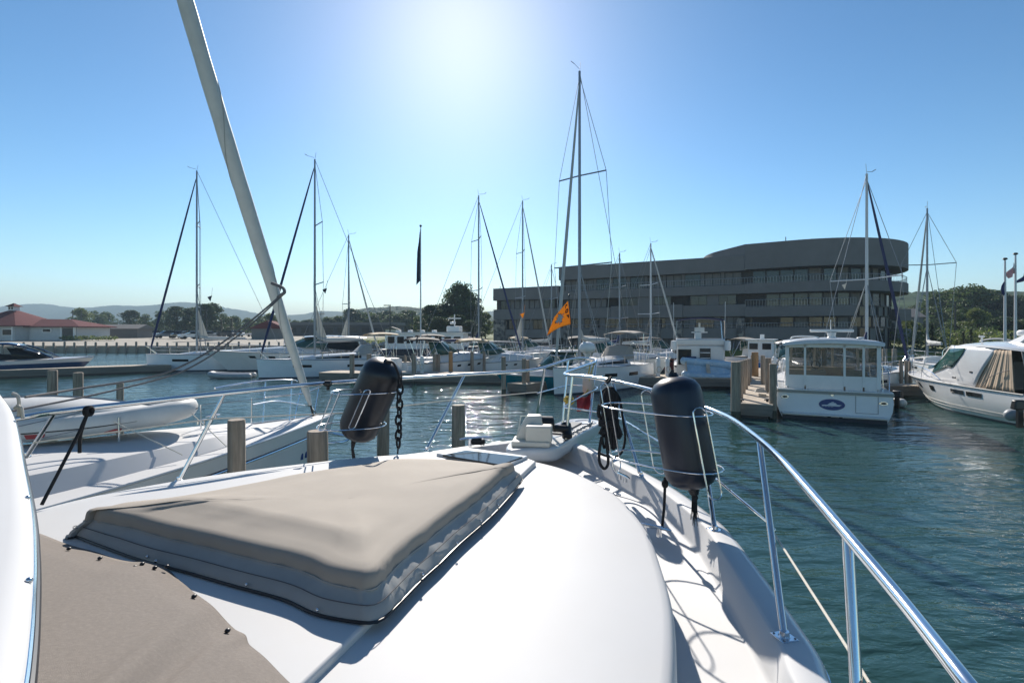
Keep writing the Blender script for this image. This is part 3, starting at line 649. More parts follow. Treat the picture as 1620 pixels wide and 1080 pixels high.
# mid wires / lower rail
mb = MB(); mb.tube([P(52, 700, 4.0), P(340, 662, 4.7), P(560, 652, 5.4), P(700, 634, 6.05), P(850, 620, 6.6)], .006, 8); op('lifeline', 'rope_white', mb)
mb = MB(); mb.tube(catmull([P(850, 622, 6.6), P(880, 614, 7.0), P(905, 609, 7.2), P(940, 611, 7.15), P(944, 615, 7.0), P(925, 624, 6.5), P(896, 641, 6.1), P(897, 644.5, 6.0), P(930, 649, 5.8), P(960, 655, 5.6), P(985, 664, 5.3), P(1012, 680, 4.8)], 5), .009, 10); op('lower_rail', 'stainless', mb)
mb = MB(); mb.tube([P(1012, 680, 4.8), P(1110, 738, 4.05), P(1218, 828, 2.72)], .008, 8); mb.tube([P(1224, 842, 2.66), P(1362, 1058, 1.62), P(1400, 1120, 1.4)], .0055, 8, mi=1); op('lifeline', ['stainless', 'rope_white'], mb)
q = P(1222, 838, 2.7); op('lifeline_fitting', 'stainless', MB().ball(q, .018, 10, 8))

# ---- sun pad cover
zb = 2.135
Bn = [(111, 846), (160, 864), (222, 886), (294, 905), (370, 927), (450, 949), (500, 972), (561, 984), (590, 986), (603, 982), (625, 962), (669, 916), (698, 890), (728, 860), (778, 816), (811, 780), (827, 757)]
Bw = [V(*Gp(x, y, zb)) for x, y in Bn]
def side(p, z): return V(p[0], p[1], z)
far_top = [P(812, 738, 3.83), P(800, 733.5, 3.90), P(765, 729, 4.0), P(733, 724.5, 4.06), P(692, 718.5, 4.14), P(630, 716.5, 4.14), P(594, 719, 4.04), P(539, 729, 3.88), P(469, 738.5, 3.7), P(400, 750, 3.48), P(300, 764, 3.24), P(194, 779, 3.06), P(160, 790, 2.98), P(136, 805, 2.9), P(122, 822, 2.86)]
far_top = [V(p.x, p.y) for p in far_top]
cen = V(-.95, 3.0)
outl = []
for p in Bw: outl.append((p, 'n'))
for p in far_top: outl.append((p+(p-cen).normalized()*.05, 'f'))
pts2 = catmull([(p.x, p.y, 0) for p, _ in outl], 4, True)
def resample(path, n):
    L = [0]
    for i in range(len(path)): L.append(L[-1]+(path[(i+1) % len(path)]-path[i]).length)
    out = []; j = 0
    for k in range(n):
        t = L[-1]*k/n
        while L[j+1] < t: j += 1
        out.append(path[j].lerp(path[(j+1) % len(path)], (t-L[j])/max(1e-9, L[j+1]-L[j])))
    return out
def smooth(path, k):
    for _ in range(k): path = [(path[i-1]+path[i]*2+path[(i+1) % len(path)])/4 for i in range(len(path))]
    return path
C2 = smooth(resample([V(p.x, p.y) for p in pts2], 240), 1)
CORE = [V(-1.95, 2.93), V(-.78, 2.48), V(-.22, 3.72), V(-.95, 3.72)]
def core_pt(p):
    best = None
    for i in range(4):
        a, b_ = CORE[i], CORE[(i+1) % 4]; d = b_-a; t = max(0, min(1, (p-a).dot(d)/d.length_squared)); q = a+d*t
        if best is None or (p-q).length < best[0]: best = ((p-q).length, q)
    return best[1]
CD = [(core_pt(p)-p) for p in C2]; CD = [d.normalized()*min(1.3, 1+.12*d.length) for d in smooth(CD, 5)]
def tent(q):
    a, b_ = V(-2.2, 3.09), V(-.63, 2.42); d = b_-a; t = (q-a).dot(d)/d.length_squared; n_ = abs((q-a).x*d.y-(q-a).y*d.x)/d.length
    return .022*math.exp(-n_/.22)*max(0, min(1, (1.15-t)*4))*max(0, min(1, (t+.2)*4))
def inset(path, d): return [p+q*d for p, q in zip(path, CD)]
rp = random.Random(3)
rings = []
wob = lambda i, a, f=1: a*(math.sin(i*.9*f)+.6*math.sin(i*2.3*f+1)+.4*math.sin(i*5.1*f+2))
lay = [(0.0, zb+.004, 0), (.012, zb+.028, .0025), (.040, zb+.055, .004), (.072, zb+.080, .003), (.085, zb+.090, .003), (.088, zb+.106, .003), (.092, zb+.124, .002), (.098, zb+.140, 0), (.112, zb+.153, 0), (.138, zb+.161, 0), (.20, zb+.167, 0)]
for d, z, wb in lay:
    pth = inset(C2, d)
    dart = [math.exp(-((p-V(-.50, 2.10)).length/.16)**2) for p in pth]
    rings.append([V(p.x, p.y, z+wob(i, wb*.4)+dart[i]*.010*math.sin(i*1.9)*(z < zb+.15)) + V(wob(i, wb), wob(i+9, wb), 0)*(1+1.2*dart[i]) for i, p in enumerate(pth)])
last = inset(C2, .20)
for k in (.06, .12, .18, .25, .32, .4, .48, .55, .62, .7, .78, .85, .93, .985):
    rings.append([V(q.x, q.y, zb+.167+.022*math.sin(k*2.2)+tent(q)*min(1, k*4)+(.003*math.sin(q.x*4+q.y*3)+.0012*math.sin(q.x*9-q.y*17+2*math.sin(q.x*4))+.0007*math.sin(q.x*23+q.y*9+3*math.sin(q.y*5)))*min(1, 4*(1-k)+.3)) for q in [p.lerp(cen, k) for p in last]])
mb = MB(); mb.loft(rings, mis=[1]*4+[0]*(len(rings)-5))
pad = op('sun_pad_cover', ['canvas_beige', 'canvas_grey'], mb, sharp=70)
def ring_at(d, z, k=2): return z3(inset(C2, d), z)
MB().tube([p for p in ring_at(-.003, zb+.004)], .0065, 6, closed=True).build('hem', 'black_rubber', pad, world=True)
MB().tube([p for p in ring_at(.083, zb+.093, 5)], .0028, 6, closed=True).build('piping', 'canvas_grey', pad, world=True)
MB().tube([p for p in ring_at(.030, zb+.057, 3)], .0022, 5, closed=True).build('stitching', 'seam', pad, world=True)
for px, py in ((117, 844), (234, 881), (248, 888), (391, 925), (503, 965), (669, 909), (723, 860), (761, 824), (788, 799)):
    g = G(px, py, zb+.02); MB().ball((g.x, g.y-.006, zb+.026), .0075, 10, 6).build('snap', 'stainless', pad, world=True)

# ---- taupe windscreen cover, bottom left
edge = [(-60, 815), (0, 829), (55, 842.5), (83, 852), (109, 860), (150, 871.5), (180, 883), (211, 890), (232, 889), (250, 891), (269, 902), (280, 913), (292, 925), (305, 937), (333, 958), (352, 976), (372, 994), (388, 1003), (394, 1019), (417, 1041), (450, 1074), (490, 1110), (560, 1180)]
E0 = catmull([G(x, y, 2.15) for x, y in edge], 4)
def cov(u, v):
    k = u*(len(E0)-1); i = min(int(k), len(E0)-2); p = E0[i].lerp(E0[i+1], k-i)
    aft = V(-1.9+1.35*u, .55, 2.63-.1*u)
    q = p.lerp(aft, v); q.z = 2.15+.02*min(1, v*8)+v*.40+.005*math.sin(u*23)*max(0, 1-v*5)+.03*math.exp(-((u-.62-v*.15)/.03)**2)*v*3*(1-v)-.028*math.exp(-((u-.69-v*.12)/.03)**2)*3*v*(1-v) + .004*math.sin(u*60+v*9)*max(0, .3-v)
    return q
mb = MB(); mb.grid(cov, 110, 60); wc = thing('windscreen_cover', 'taupe canvas windscreen cover with black snaps in the bottom left corner', 'cover', (-1.6, 1.5, 2.2))
mb.build('canvas', 'canvas_taupe', wc, world=True, sharp=80, solid=.004)
for px, py in ((109, 866), (158, 881), (213, 895), (245, 896), (264, 894), (225, 890), (307, 941), (360, 995)):
    g = G(px, py, 2.19); MB().ball((g.x, g.y, 2.186), (.011, .011, .008), 10, 6).build('snap', 'black_plastic', wc, world=True)

# ---- white cockpit coaming with trim, left edge
tr = [(-90, 560, 2.83), (-30, 592, 2.84), (0, 625, 2.85), (20, 657, 2.86), (35, 735, 2.86), (46, 800, 2.86), (49, 870, 2.86), (45, 950, 2.86), (38, 1020, 2.86), (28, 1085, 2.86), (5, 1200, 2.86)]
tr = catmull([G(x, y, z) for x, y, z in tr], 5)
mb = MB(); offz = [(.0, 0, -.06), (.004, 0, -.012), (-.004, .0, .0), (-.018, 0, .006), (-.05, .0, .009), (-.15, 0, .012), (-.5, 0, .0), (-.9, 0, -.05)]
mb.loft([[p+V(*o) for p in tr] for o in offz], closed=False)
hb = op('coaming', 'gelcoat', mb, sharp=70, solid=.006)
mb = MB(); mb.tube([p+V(.005, .0, -.014) for p in tr], .006, 10); mb.build('trim', 'stainless', hb, world=True)
mb = MB(); mb.tube([p+V(.010, 0, -.030) for p in tr], .008, 8); mb.build('seal', 'black_rubber', hb, world=True)
for i in (16, 24, 33): MB().ball(tr[i]+V(.006, -.008, .004), .006, 8, 6).build('screw', 'stainless', hb, world=True)

# ================================================================ FENDERS IN RACKS
def fender(label, a, b, r, m):
    a, b = Vector(a), Vector(b); t = thing('fender', label, 'fender', tuple((a+b)/2)); d = (b-a); L = d.length; d.normalize()
    prof = [(0.0, .02), (.0, .25), (.012, .5), (.05, .8), (.10, .95), (.16, 1), (.5, 1.01), (.84, 1), (.90, .95), (.95, .8), (.988, .5), (1.0, .25), (1.0, .02)]
    MB().tube([a+d*L*k for k, _ in prof], [r*q for _, q in prof], 28).build('body', m, t, world=True, sharp=80)
    MB().tube([a-d*.03, a+d*.02], [.03, .05], 12).build('end_cap', 'black_rubber', t, world=True)
    MB().tube([b-d*.02, b+d*.04], [.05, .03], 12).build('end_cap', 'black_rubber', t, world=True)
    return t, d
fa, fb = P(1065, 596, 3.72), P(1097, 773, 3.6)
fr_, fd = fender('large dark navy fender in the wire rack on the starboard rail', fa, fb, .182, 'navy_fender')
la, lb = P(613, 572, 5.0), P(562, 690, 5.25)
fl_, fd2 = fender('large black fender leaning in the rack on the port rail', la, lb, .205, 'black_rubber')
def stadium(c, ax, ay, a, b, n=32):
    out = []
    for i in range(n):
        t = 2*math.pi*i/n; out.append(Vector(c)+ax*(math.copysign(abs(math.cos(t))**.8, math.cos(t))*a)+ay*(math.copysign(abs(math.sin(t))**.8, math.sin(t))*b))
    return out
rk = thing('fender_rack', 'stainless wire rack around the navy fender on the starboard rail', 'fender rack', tuple((fa+fb)/2))
dax = V(-.72, .69, 0).normalized(); day = V(.69, .72, 0).normalized()
for k in (.32, .80):
    c = fa.lerp(fb, k); MB().tube(stadium(c+dax*.20, dax, day, .43, .215), .0058, 8, closed=True).build('ring', 'stainless', rk, world=True)
def uloop(c, w_, l_, dirn, side_):
    pts = []; 
    for i in range(13): t = math.pi*i/12; pts.append(c+side_*math.cos(t)*w_-dirn*math.sin(t)*w_)
    pts = [c+side_*w_+dirn*l_]+pts+[c-side_*w_+dirn*l_]; e = [c-side_*math.cos(math.pi*i/8)*w_+dirn*(l_+math.sin(math.pi*i/8)*w_) for i in range(1, 8)]
    return pts+e
front = -dax
MB().tube(uloop(fa.lerp(fb, .30)-V(.0, .222, 0)+V(.07, 0, 0), .046, .52, fd, V(1, 0, 0)), .0055, 8, closed=True).build('bracket', 'stainless', rk, world=True)
MB().tube(uloop(fa.lerp(fb, .18)+dax*.62, .055, .60, fd, day), .0048, 8, closed=True).build('bracket', 'stainless', rk, world=True)
MB().tube(uloop(fa.lerp(fb, .25)+dax*.36+day*.21, .055, .55, fd, dax), .0048, 8, closed=True).build('bracket', 'stainless', rk, world=True)
rk2 = thing('fender_rack', 'stainless wire rack holding the leaning black fender on the port rail', 'fender rack', tuple((la+lb)/2))
ax2 = V(.94, .34, 0).normalized(); ay2 = V(-.34, .94, 0).normalized()
for k in (.38, .84):
    c = la.lerp(lb, k); MB().tube(stadium(c-ax2*.08, ax2, ay2, .34, .25), .006, 8, closed=True).build('ring', 'stainless', rk2, world=True)
fy = ay2 if ay2.y < 0 else -ay2
for dx in (-.10, -.38): MB().tube(uloop(la.lerp(lb, .36)+fy*.245+ax2*dx, .03, .40, fd2, ax2), .006, 8, closed=True).build('bracket', 'stainless', rk2, world=True)
# rope tassels of fenders
mb = MB(); q = fb+fd*.03; rt = random.Random(5)
mb.tube([q, q+V(.005, 0, -.03), q+V(0, 0, -.06)], [.018, .024, .018], 8)
for i in range(26):
    a = rt.uniform(0, 6.28); r0 = rt.uniform(0, .018); e = V(math.cos(a)*r0*2, math.sin(a)*r0*2, -rt.uniform(.15, .24))
    mb.tube([q+V(math.cos(a)*r0, math.sin(a)*r0, -.05), q+e*.6+V(rt.uniform(-.004, .004), 0, -.02), q+e], [.004, .003, .0015], 4)
tag(mb.build('rope_tassel', 'rope_black', loc=tuple(q)), 'frayed black rope end hanging under the navy fender', 'rope')
mb = MB(); a0 = P(1052, 765, 3.8); a1 = G(1047, 836, 1.80); mb.tube(catmull([a0+V(0, 0, .05), a0, a0.lerp(a1, .5)+V(.006, 0, 0), a1+V(.004, 0, .03), a1], 4), .011, 8); mb.ball(a0, (.026, .026, .034), 10, 8)
tag(mb.build('fender_line', 'rope_black', loc=tuple(a0)), 'short black line with a knot from navy fender rack to deck cleat', 'rope')
mb = MB(); q = lb+fd2*.04; mb.tube([q, q+V(-.015, 0, -.10), q+V(.012, 0, -.28)], [.03, .015, .022], 8)
tag(mb.build('fender_tail', 'rope_black', loc=tuple(q)), 'short black rope tail below the leaning black fender', 'rope')
mb = MB(); pts = catmull([P(612, 572, 4.9), P(622, 574, 4.85), P(629, 588, 4.85), P(632, 600, 4.85)], 5); mb.tube(pts, .012, 8)
for i in range(9):
    c = P(632.5-.25*i, 604+i*12.0, 4.9); ang = .35 if i % 2 else -.35
    mb.tube([c+V(math.cos(t)*.022*math.cos(ang)+.006*math.sin(i*2.3), math.cos(t)*.03*math.sin(ang*3), math.sin(t)*.050) for t in [k*math.pi/6 for k in range(12)]], .0115, 6, closed=True)
mb.tube([P(630, 705, 4.9), P(629, 718, 4.9)], .008, 6)
tag(mb.build('daisy_chain_rope', 'rope_black', loc=tuple(P(632, 640, 4.9))), 'black rope tied in a chain of loops beside the leaning fender', 'rope')
# hank of black rope on the rail
mb = MB(); rt = random.Random(9)
top = P(965, 602, 5.3)
hk = []
def hp(px, py, dy=0): return P(px, py, 5.05+dy)
mb.tube([top+V(math.cos(t)*.03-.02, math.sin(t)*.05, math.sin(t)*.0+math.cos(t)*.035) for t in [i*math.pi/6 for i in range(12)]], .014, 6, closed=True)
for i in range(13):
    x0 = 953+rt.uniform(-1, 20); x1 = 949+i*2.4+rt.uniform(-2, 2); y1 = 705+rt.uniform(-14, 16)-abs(i-4)*2; xx = x1+rt.uniform(3, 7); dy = rt.uniform(-.06, .06)
    xa = 952+i*1.7
    mb.tube(catmull([hp(963, 612, dy), hp(xa, 622, dy), hp(xa+1, 655, dy), hp(lerp(xa, 962, .4), 668, dy), hp(x1, 685, dy), hp(x1+1, y1-4, dy), hp(x1+3, y1, dy), hp(xx, y1-6, dy), hp(xx, 686, dy), hp(lerp(xx, 968, .4), 668, dy), hp(xa+4, 650, dy), hp(xa+4, 624, dy), hp(966, 612, dy)], 4), .0125, 6)
for k in range(4): mb.tube([P(963, 664+k*2.6, 5.05)+V(math.cos(t)*.095, math.sin(t)*.08, 0) for t in [i*math.pi/7 for i in range(14)]], .0125, 6, closed=True)
mb.tube(catmull([hp(968, 612), hp(980, 630), hp(985, 660), hp(989, 690), hp(985, 712), hp(975, 722), hp(960, 721), hp(946, 716)], 5), .0125, 6)
mb.tube(catmull([hp(952, 690, -.05), hp(948, 715, -.05), hp(949, 732, -.05), hp(956, 741, -.05), hp(962, 733, -.05), hp(961, 712, -.05), hp(958, 690, -.05)], 5), .015, 6)
mb.tube(catmull([hp(949, 640), hp(947, 650), hp(948, 658), hp(953, 660)], 4), .02, 6)
tag(mb.build('rope_hank', 'rope_black', loc=tuple(top)), 'coiled black rope hank hanging from the starboard bow rail', 'rope')
# black line tied on the port rail, down to the neighbour side
mb = MB(); k0 = P(140, 650, 4.15)
for t0 in range(3): mb.tube([k0+V(.01*t0-.01, math.cos(t)*.032, math.sin(t)*.034) for t in [i*math.pi/5 for i in range(10)]], .014, 6, closed=True)
mb.tube(catmull([k0, P(133, 668, 4.12), P(127, 690, 4.1), P(126, 716, 4.1)], 4), .014, 6)
mb.tube(catmull([k0, P(130, 672, 4.1), P(122, 690, 4.05), P(66, 798, 3.72)], 5), .0125, 6)
tag(mb.build('tied_rope', 'rope_black', loc=tuple(k0)), 'black rope knotted round the port rail at far left', 'rope')
mb = MB()
k1 = P(27, 620, 4.0)
mb.tube(catmull([P(20, 622, 4.0), P(28, 626, 4.0), P(30, 640, 4.0), P(24, 645, 3.98), P(33, 644, 3.97), P(35, 655, 3.97), P(36, 662, 3.97)], 5), .012, 7); mb.tube(catmull([P(28, 640, 3.98), P(30, 650, 3.97), P(29, 662, 3.96)], 4), .012, 7)
tag(mb.build('white_lashing', 'rope_white', loc=tuple(k1)), 'white rope lashing hanging at the far left rail end', 'rope')
# buoy, yellow rope knot and red cloth at the pulpit
q = P(931, 606, 6.9); t = thing('buoy', 'faded pink cylindrical buoy hanging inside the bow pulpit', 'buoy', tuple(q))
MB().lathe(q, [(.02, .13), (.05, .12), (.075, .08), (.08, 0), (.085, -.1), (.07, -.125), (.0, -.13)], 18).build('body', 'pink_buoy', t, world=True, sharp=60)
mb = MB(); mb.tube([q+V(0, 0, .12), q+V(.02, 0, .24), P(936, 571, 7.1)], .008, 6); mb.tube([q+V(.03, 0, .12), q+V(.05, -.02, .2), P(942, 572, 7.1)], .008, 6)
mb.tube(catmull([q+V(0, -.08, .1), q+V(-.03, -.09, -.1), P(907, 634, 6.5)], 4), .007, 6); mb.build('lanyard', 'rope_yellow', t, world=True)
mb = MB(); rt = random.Random(2); c = P(900, 633, 6.4)
for i in range(14):
    ax_ = V(rt.uniform(-1, 1), rt.uniform(-1, 1), rt.uniform(-1, 1)).normalized(); b_ = ax_.orthogonal().normalized(); d_ = ax_.cross(b_); o_ = V(rt.uniform(-.03, .03), rt.uniform(-.03, .03), rt.uniform(-.03, .03))
    mb.tube([c+o_+b_*math.cos(s_)*.04+d_*math.sin(s_)*.03 for s_ in [k*math.pi/5 for k in range(10)]], .009, 5, closed=True)
tag(mb.build('rope_knot', 'rope_yellow', loc=tuple(c)), 'yellow rope bundle knotted on the lower pulpit rail', 'rope')
mb = MB()
def cl(u, v):
    w_ = .19*(1-.15*v); return P(913, 633, 6.75)+V((u)*w_*1.0, .03*math.sin(u*9+v*3)+.02*math.sin(v*7), .09-(v*.21)-.035*math.sin(u*3.1)*(1-v)-(1-u)*.03)
mb.grid(cl, 18, 12); tag(mb.build('red_cloth', 'red_cloth', loc=tuple(P(920, 635, 6.75)), sharp=80, solid=.004), 'small dark red cloth draped over the lower pulpit rail', 'cloth')
# ================================================================ BOAT KIT
class Hull:
    """boat hull in local axes: bow along +Y, stern at y=0, waterline z=0"""
    def __init__(s, L, B, zs, zb, rake=.8, tr=.85, p=2.2, flare=.35, dip=0.0, stern_rake=0.0, pw=1.6):
        s.L, s.B, s.zs, s.zb, s.rake, s.tr, s.p, s.flare, s.dip, s.sr, s.pw = L, B, zs, zb, rake, tr, p, flare, dip, stern_rake, pw
    def shape(s, u, p):
        if u < .4: return s.tr+(1-s.tr)*math.sin(u/.4*math.pi/2)
        return max(.004, 1-((u-.4)/.6)**p)
    def sheer(s, u): return lerp(s.zs, s.zb, u**1.5)-s.dip*math.sin(math.pi*u)
    def pt(s, u, t, side=1, off=0):
        ws = s.B/2*s.shape(u, s.p); ww = s.B/2*.9*s.shape(u, s.pw)
        w_ = lerp(ws, ww, t**.8)+s.flare*0; w_ += math.sin(min(t, 1)*math.pi)*.03*s.B*(1-u)
        y = u*(s.L-s.rake*t*min(1, u*1.3))+s.sr*(1-u)*t*(1 if u < .3 else 0)*(1-u/.3)
        z = s.sheer(u)*(1-t) if t <= 1 else -.4*(t-1)/.2
        if t > 1: w_ = ww*(1-(t-1)/.2*.9)
        return V(side*(max(w_, .004)+off), y, z)
    def skin(s, n=22, ts=(0, .04, .3, .6, .86, .94, 1.0, 1.2), mis=(0, 0, 0, 0, 0, 1, 2)):
        mb = MB(); us = [i/n for i in range(n+1)]; us = [u if u < .4 else .4+.6*(1-(1-(u-.4)/.6)**1.35) for u in us]
        rings = [[s.pt(u, t, -1) for t in reversed(ts)]+[s.pt(u, t, 1) for t in ts] for u in us]
        b = len(mb.v); m = len(rings[0])
        for r in rings: mb.v += r
        for i in range(len(rings)-1):
            for j in range(m-1):
                if j == len(ts)-1: continue
                k = len(ts)-2-j if j < len(ts) else j-len(ts)
                mb.f.append([b+i*m+j, b+(i+1)*m+j, b+(i+1)*m+j+1, b+i*m+j+1]); mb.m.append(mis[k])
        mb.f.append([b+j for j in range(m)]); mb.m.append(0)
        return mb
    def deck(s, n=18, dz=.03, u0=0, u1=1, crown=.05, m=0):
        mb = MB(); us = [lerp(u0, u1, i/n) for i in range(n+1)]; rings = []
        for u in us:
            p = s.pt(u, 0, 1); w_ = p.x-.02
            rings.append([V(-w_, p.y, p.z-dz), V(-w_*.5, p.y, p.z-dz+crown*.8), V(0, p.y, p.z-dz+crown), V(w_*.5, p.y, p.z-dz+crown*.8), V(w_, p.y, p.z-dz)])
        mb.loft(rings, closed=False); return mb
    def edge(s, r=.03, t=0, off=0, n=20, u0=0, u1=1, dz=0):
        us = [lerp(u0, u1, i/n) for i in range(n+1)]
        pts = [s.pt(u, t, -1, off)+V(0, 0, dz) for u in us]+[s.pt(u, t, 1, off)+V(0, 0, dz) for u in reversed(us)][(1 if u1 > .99 else 0):]
        return MB().tube(pts, r, 6) if u1 > .99 else MB().tube(pts[:len(us)], r, 6).tube(pts[len(us):], r, 6)
    def port(s, u0, u1, t0, t1, side, off=.012):
        us = [lerp(u0, u1, i/4) for i in range(5)]; mb = MB()
        a = [s.pt(u, t0, side, off) for u in us]; b = [s.pt(u, t1, side, off) for u in us]
        a2 = [s.pt(u, t0, side, -.03) for u in us]; b2 = [s.pt(u, t1, side, -.03) for u in us]
        mb.loft([a2, a, b, b2], closed=False); return mb

def sect(w0, w1, z0, z1, y, r=.12):
    h = z1-z0; return [V(-w0, y, z0), V(-lerp(w0, w1, .8), y, z0+h*.8), V(-w1+r*.3, y, z1-r*.3), V(-w1*.5, y, z1+h*.05), V(0, y, z1+h*.07), V(w1*.5, y, z1+h*.05), V(w1-r*.3, y, z1-r*.3), V(lerp(w0, w1, .8), y, z0+h*.8), V(w0, y, z0)]
def cabin(secs):   # (y, w0, w1, z0, z1)
    return MB().loft([sect(a[1], a[2], a[3], a[4], a[0]) for a in secs])
def side_win(secs, f0, f1, y0, y1, side, off=.012, k0=.0, k1=1.0, taper=.0):
    """window strip on the cabin side between y0,y1 at height fractions f0..f1"""
    def at(y, f):
        ss = sorted(secs)
        for a, b in zip(ss, ss[1:]):
            if a[0] <= y <= b[0]:
                t = (y-a[0])/(b[0]-a[0]); q = [lerp(a[i], b[i], t) for i in range(1, 5)]; break
        else: q = ss[-1][1:] if y > ss[-1][0] else ss[0][1:]
        return V(side*(lerp(q[0], q[1], f)+off), y, lerp(q[2], q[3], f))
    n = 6; mb = MB(); A = []; Bb = []; A2 = []; B2 = []
    for i in range(n+1):
        y = lerp(y0, y1, i/n); e = taper*(i/n); a = at(y, f0); b = at(y, lerp(f1, f0, e)); A.append(a); Bb.append(b); A2.append(a-V(side*.03, 0, 0)); B2.append(b-V(side*.03, 0, 0))
    mb.loft([A2, A, Bb, B2], closed=False); return mb
def boat_root(name, label, bow, heading, L, group=None, cat='sailboat'):
    d = V(math.sin(R(heading)), math.cos(R(heading)), 0); st = V(bow[0], bow[1], 0)-d*L
    return thing(name, label, cat, tuple(st), -R(heading), group)
def wires(mb, segs, r=.012):
    for a, b in segs: mb.tube([a, b], r, 4)
    return mb

def rig(t, L, my, mh, z0, B, spr=(.45, .72), furl='furled', lean=.0, boom=True, boomcover='furled', frac=.97, bowy=None, wr=.017, sail=False, mr=.085, mastm='alu_mast', cover_up=1.0, sp_len=1.8):
    bowy = bowy or L-.3; top = V(0, my-lean, mh)
    ms = MB().tube([V(0, my, z0), V(0, my-lean*.5, mh*.5), top], [mr, mr, mr*.75], 8).build('mast', mastm, t)
    mb = MB(); mb.tube([top, top+V(0, -.1, .55)], .012, 4); mb.tube([top+V(0, .05, .12), top+V(0, .55, .2)], .014, 4); mb.tube([top+V(0, .55, .2), top+V(.12, .7, .32)], .02, 4); mb.build('wind_vane', 'wire', ms)
    zs = [z0+(mh-z0)*f for f in spr]; tips = []
    for k, z in enumerate(zs):
        w_ = B*.33*sp_len*(1-.18*k); y = my-lean*(z/mh)
        mb = MB(); mb.tube([V(-w_, y-.25, z+.05), V(0, y, z), V(w_, y-.25, z+.05)], .04, 6); mb.build('spreader', mastm, ms); tips.append((w_, y-.25, z+.05))
    ft = V(0, my-lean*frac, z0+(mh-z0)*frac); fb_ = V(0, bowy, z0*.95)
    if furl: MB().tube([fb_+(ft-fb_)*k for k in (0, .02, .05, .2, .5, .8, .96, 1)], [.02, .05, .075, .095, .085, .065, .04, .015], 8).build('furled_sail', furl, t)
    else: wires(MB(), [(fb_, ft)], wr).build('forestay', 'wire', t)
    mb = MB(); wires(mb, [(top, V(0, .1, 1.0))], wr)
    for sx in (-1, 1):
        ch_ = V(sx*B*.42, my-.3, z0-.3); prev = ch_
        for w_, y, z in tips: wires(mb, [(prev, V(sx*w_, y, z))], wr); prev = V(sx*w_, y, z)
        wires(mb, [(prev, top-V(0, 0, .3)), (ch_, V(0, my, zs[0]-.1)), (V(sx*B*.40, my-.8, z0-.3), V(0, my, zs[0]-.1))], wr)
    mb.build('rigging', 'wire', t)
    if boom:
        bz = z0+1.0; mb = MB(); mb.tube([V(0, my-.1, bz), V(0, my-L*.36, bz+.12)], .06, 8); bm = mb.build('boom', mastm, t)
        if boomcover: MB().tube([V(0, my-.05, bz+.9*cover_up), V(0, my-.25, bz+.35), V(0, my-.8, bz+.2), V(0, my-L*.2, bz+.2), V(0, my-L*.35, bz+.22)], [.05, .13, .17, .15, .07], 8).build('sail_cover', boomcover, bm)
    if sail: MB().add([V(.02, my-.15, bz+.2), V(.02, my-.1, bz+2.8), V(.02, my-.9, bz+.3), V(-.02, my-.15, bz+.2), V(-.02, my-.1, bz+2.8), V(-.02, my-.9, bz+.3)], [(0, 1, 2), (5, 4, 3), (0, 3, 4, 1), (1, 4, 5, 2), (2, 5, 3, 0)]).build('loose_sail', 'sail_white', t)
    return ms
def rails(t, h, u0=.08, u1=.97, hgt=.6, n=7, r=.012, aft=True):
    mb = MB()
    for side in (-1, 1):
        us = [lerp(u0, u1, i/n) for i in range(n+1)]
        mb.tube([h.pt(u, 0, side, -.08)+V(0, 0, hgt) for u in us], r*.8, 4); mb.tube([h.pt(u, 0, side, -.08)+V(0, 0, hgt*.5) for u in us], r*.6, 4)
    l = mb.build('lifelines', 'stainless', t)
    for side in (-1, 1):
        for i in range(n+1):
            p = h.pt(lerp(u0, u1, i/n), 0, side, -.08); MB().cyl(p, p+V(0, 0, hgt), r, n=5).build('stanchion', 'stainless', t)
    q = [h.pt(u, 0, -1, -.06)+V(0, 0, hgt) for u in (.9, .95)]; e = h.pt(1, 0, 1)+V(0, 0, hgt+.05); f = [V(-p.x, p.y, p.z) for p in reversed(q)]
    mb = MB(); mb.tube(catmull(q+[e-V(.15, 0, 0), e+V(.15, 0, 0)]+f, 3), r*1.3, 6)
    for s_ in (-1, 1): mb.tube([h.pt(.93, 0, s_, -.05), V(s_*.2, e.y-.05, e.z)], r*1.2, 5)
    mb.build('pulpit', 'stainless', t)

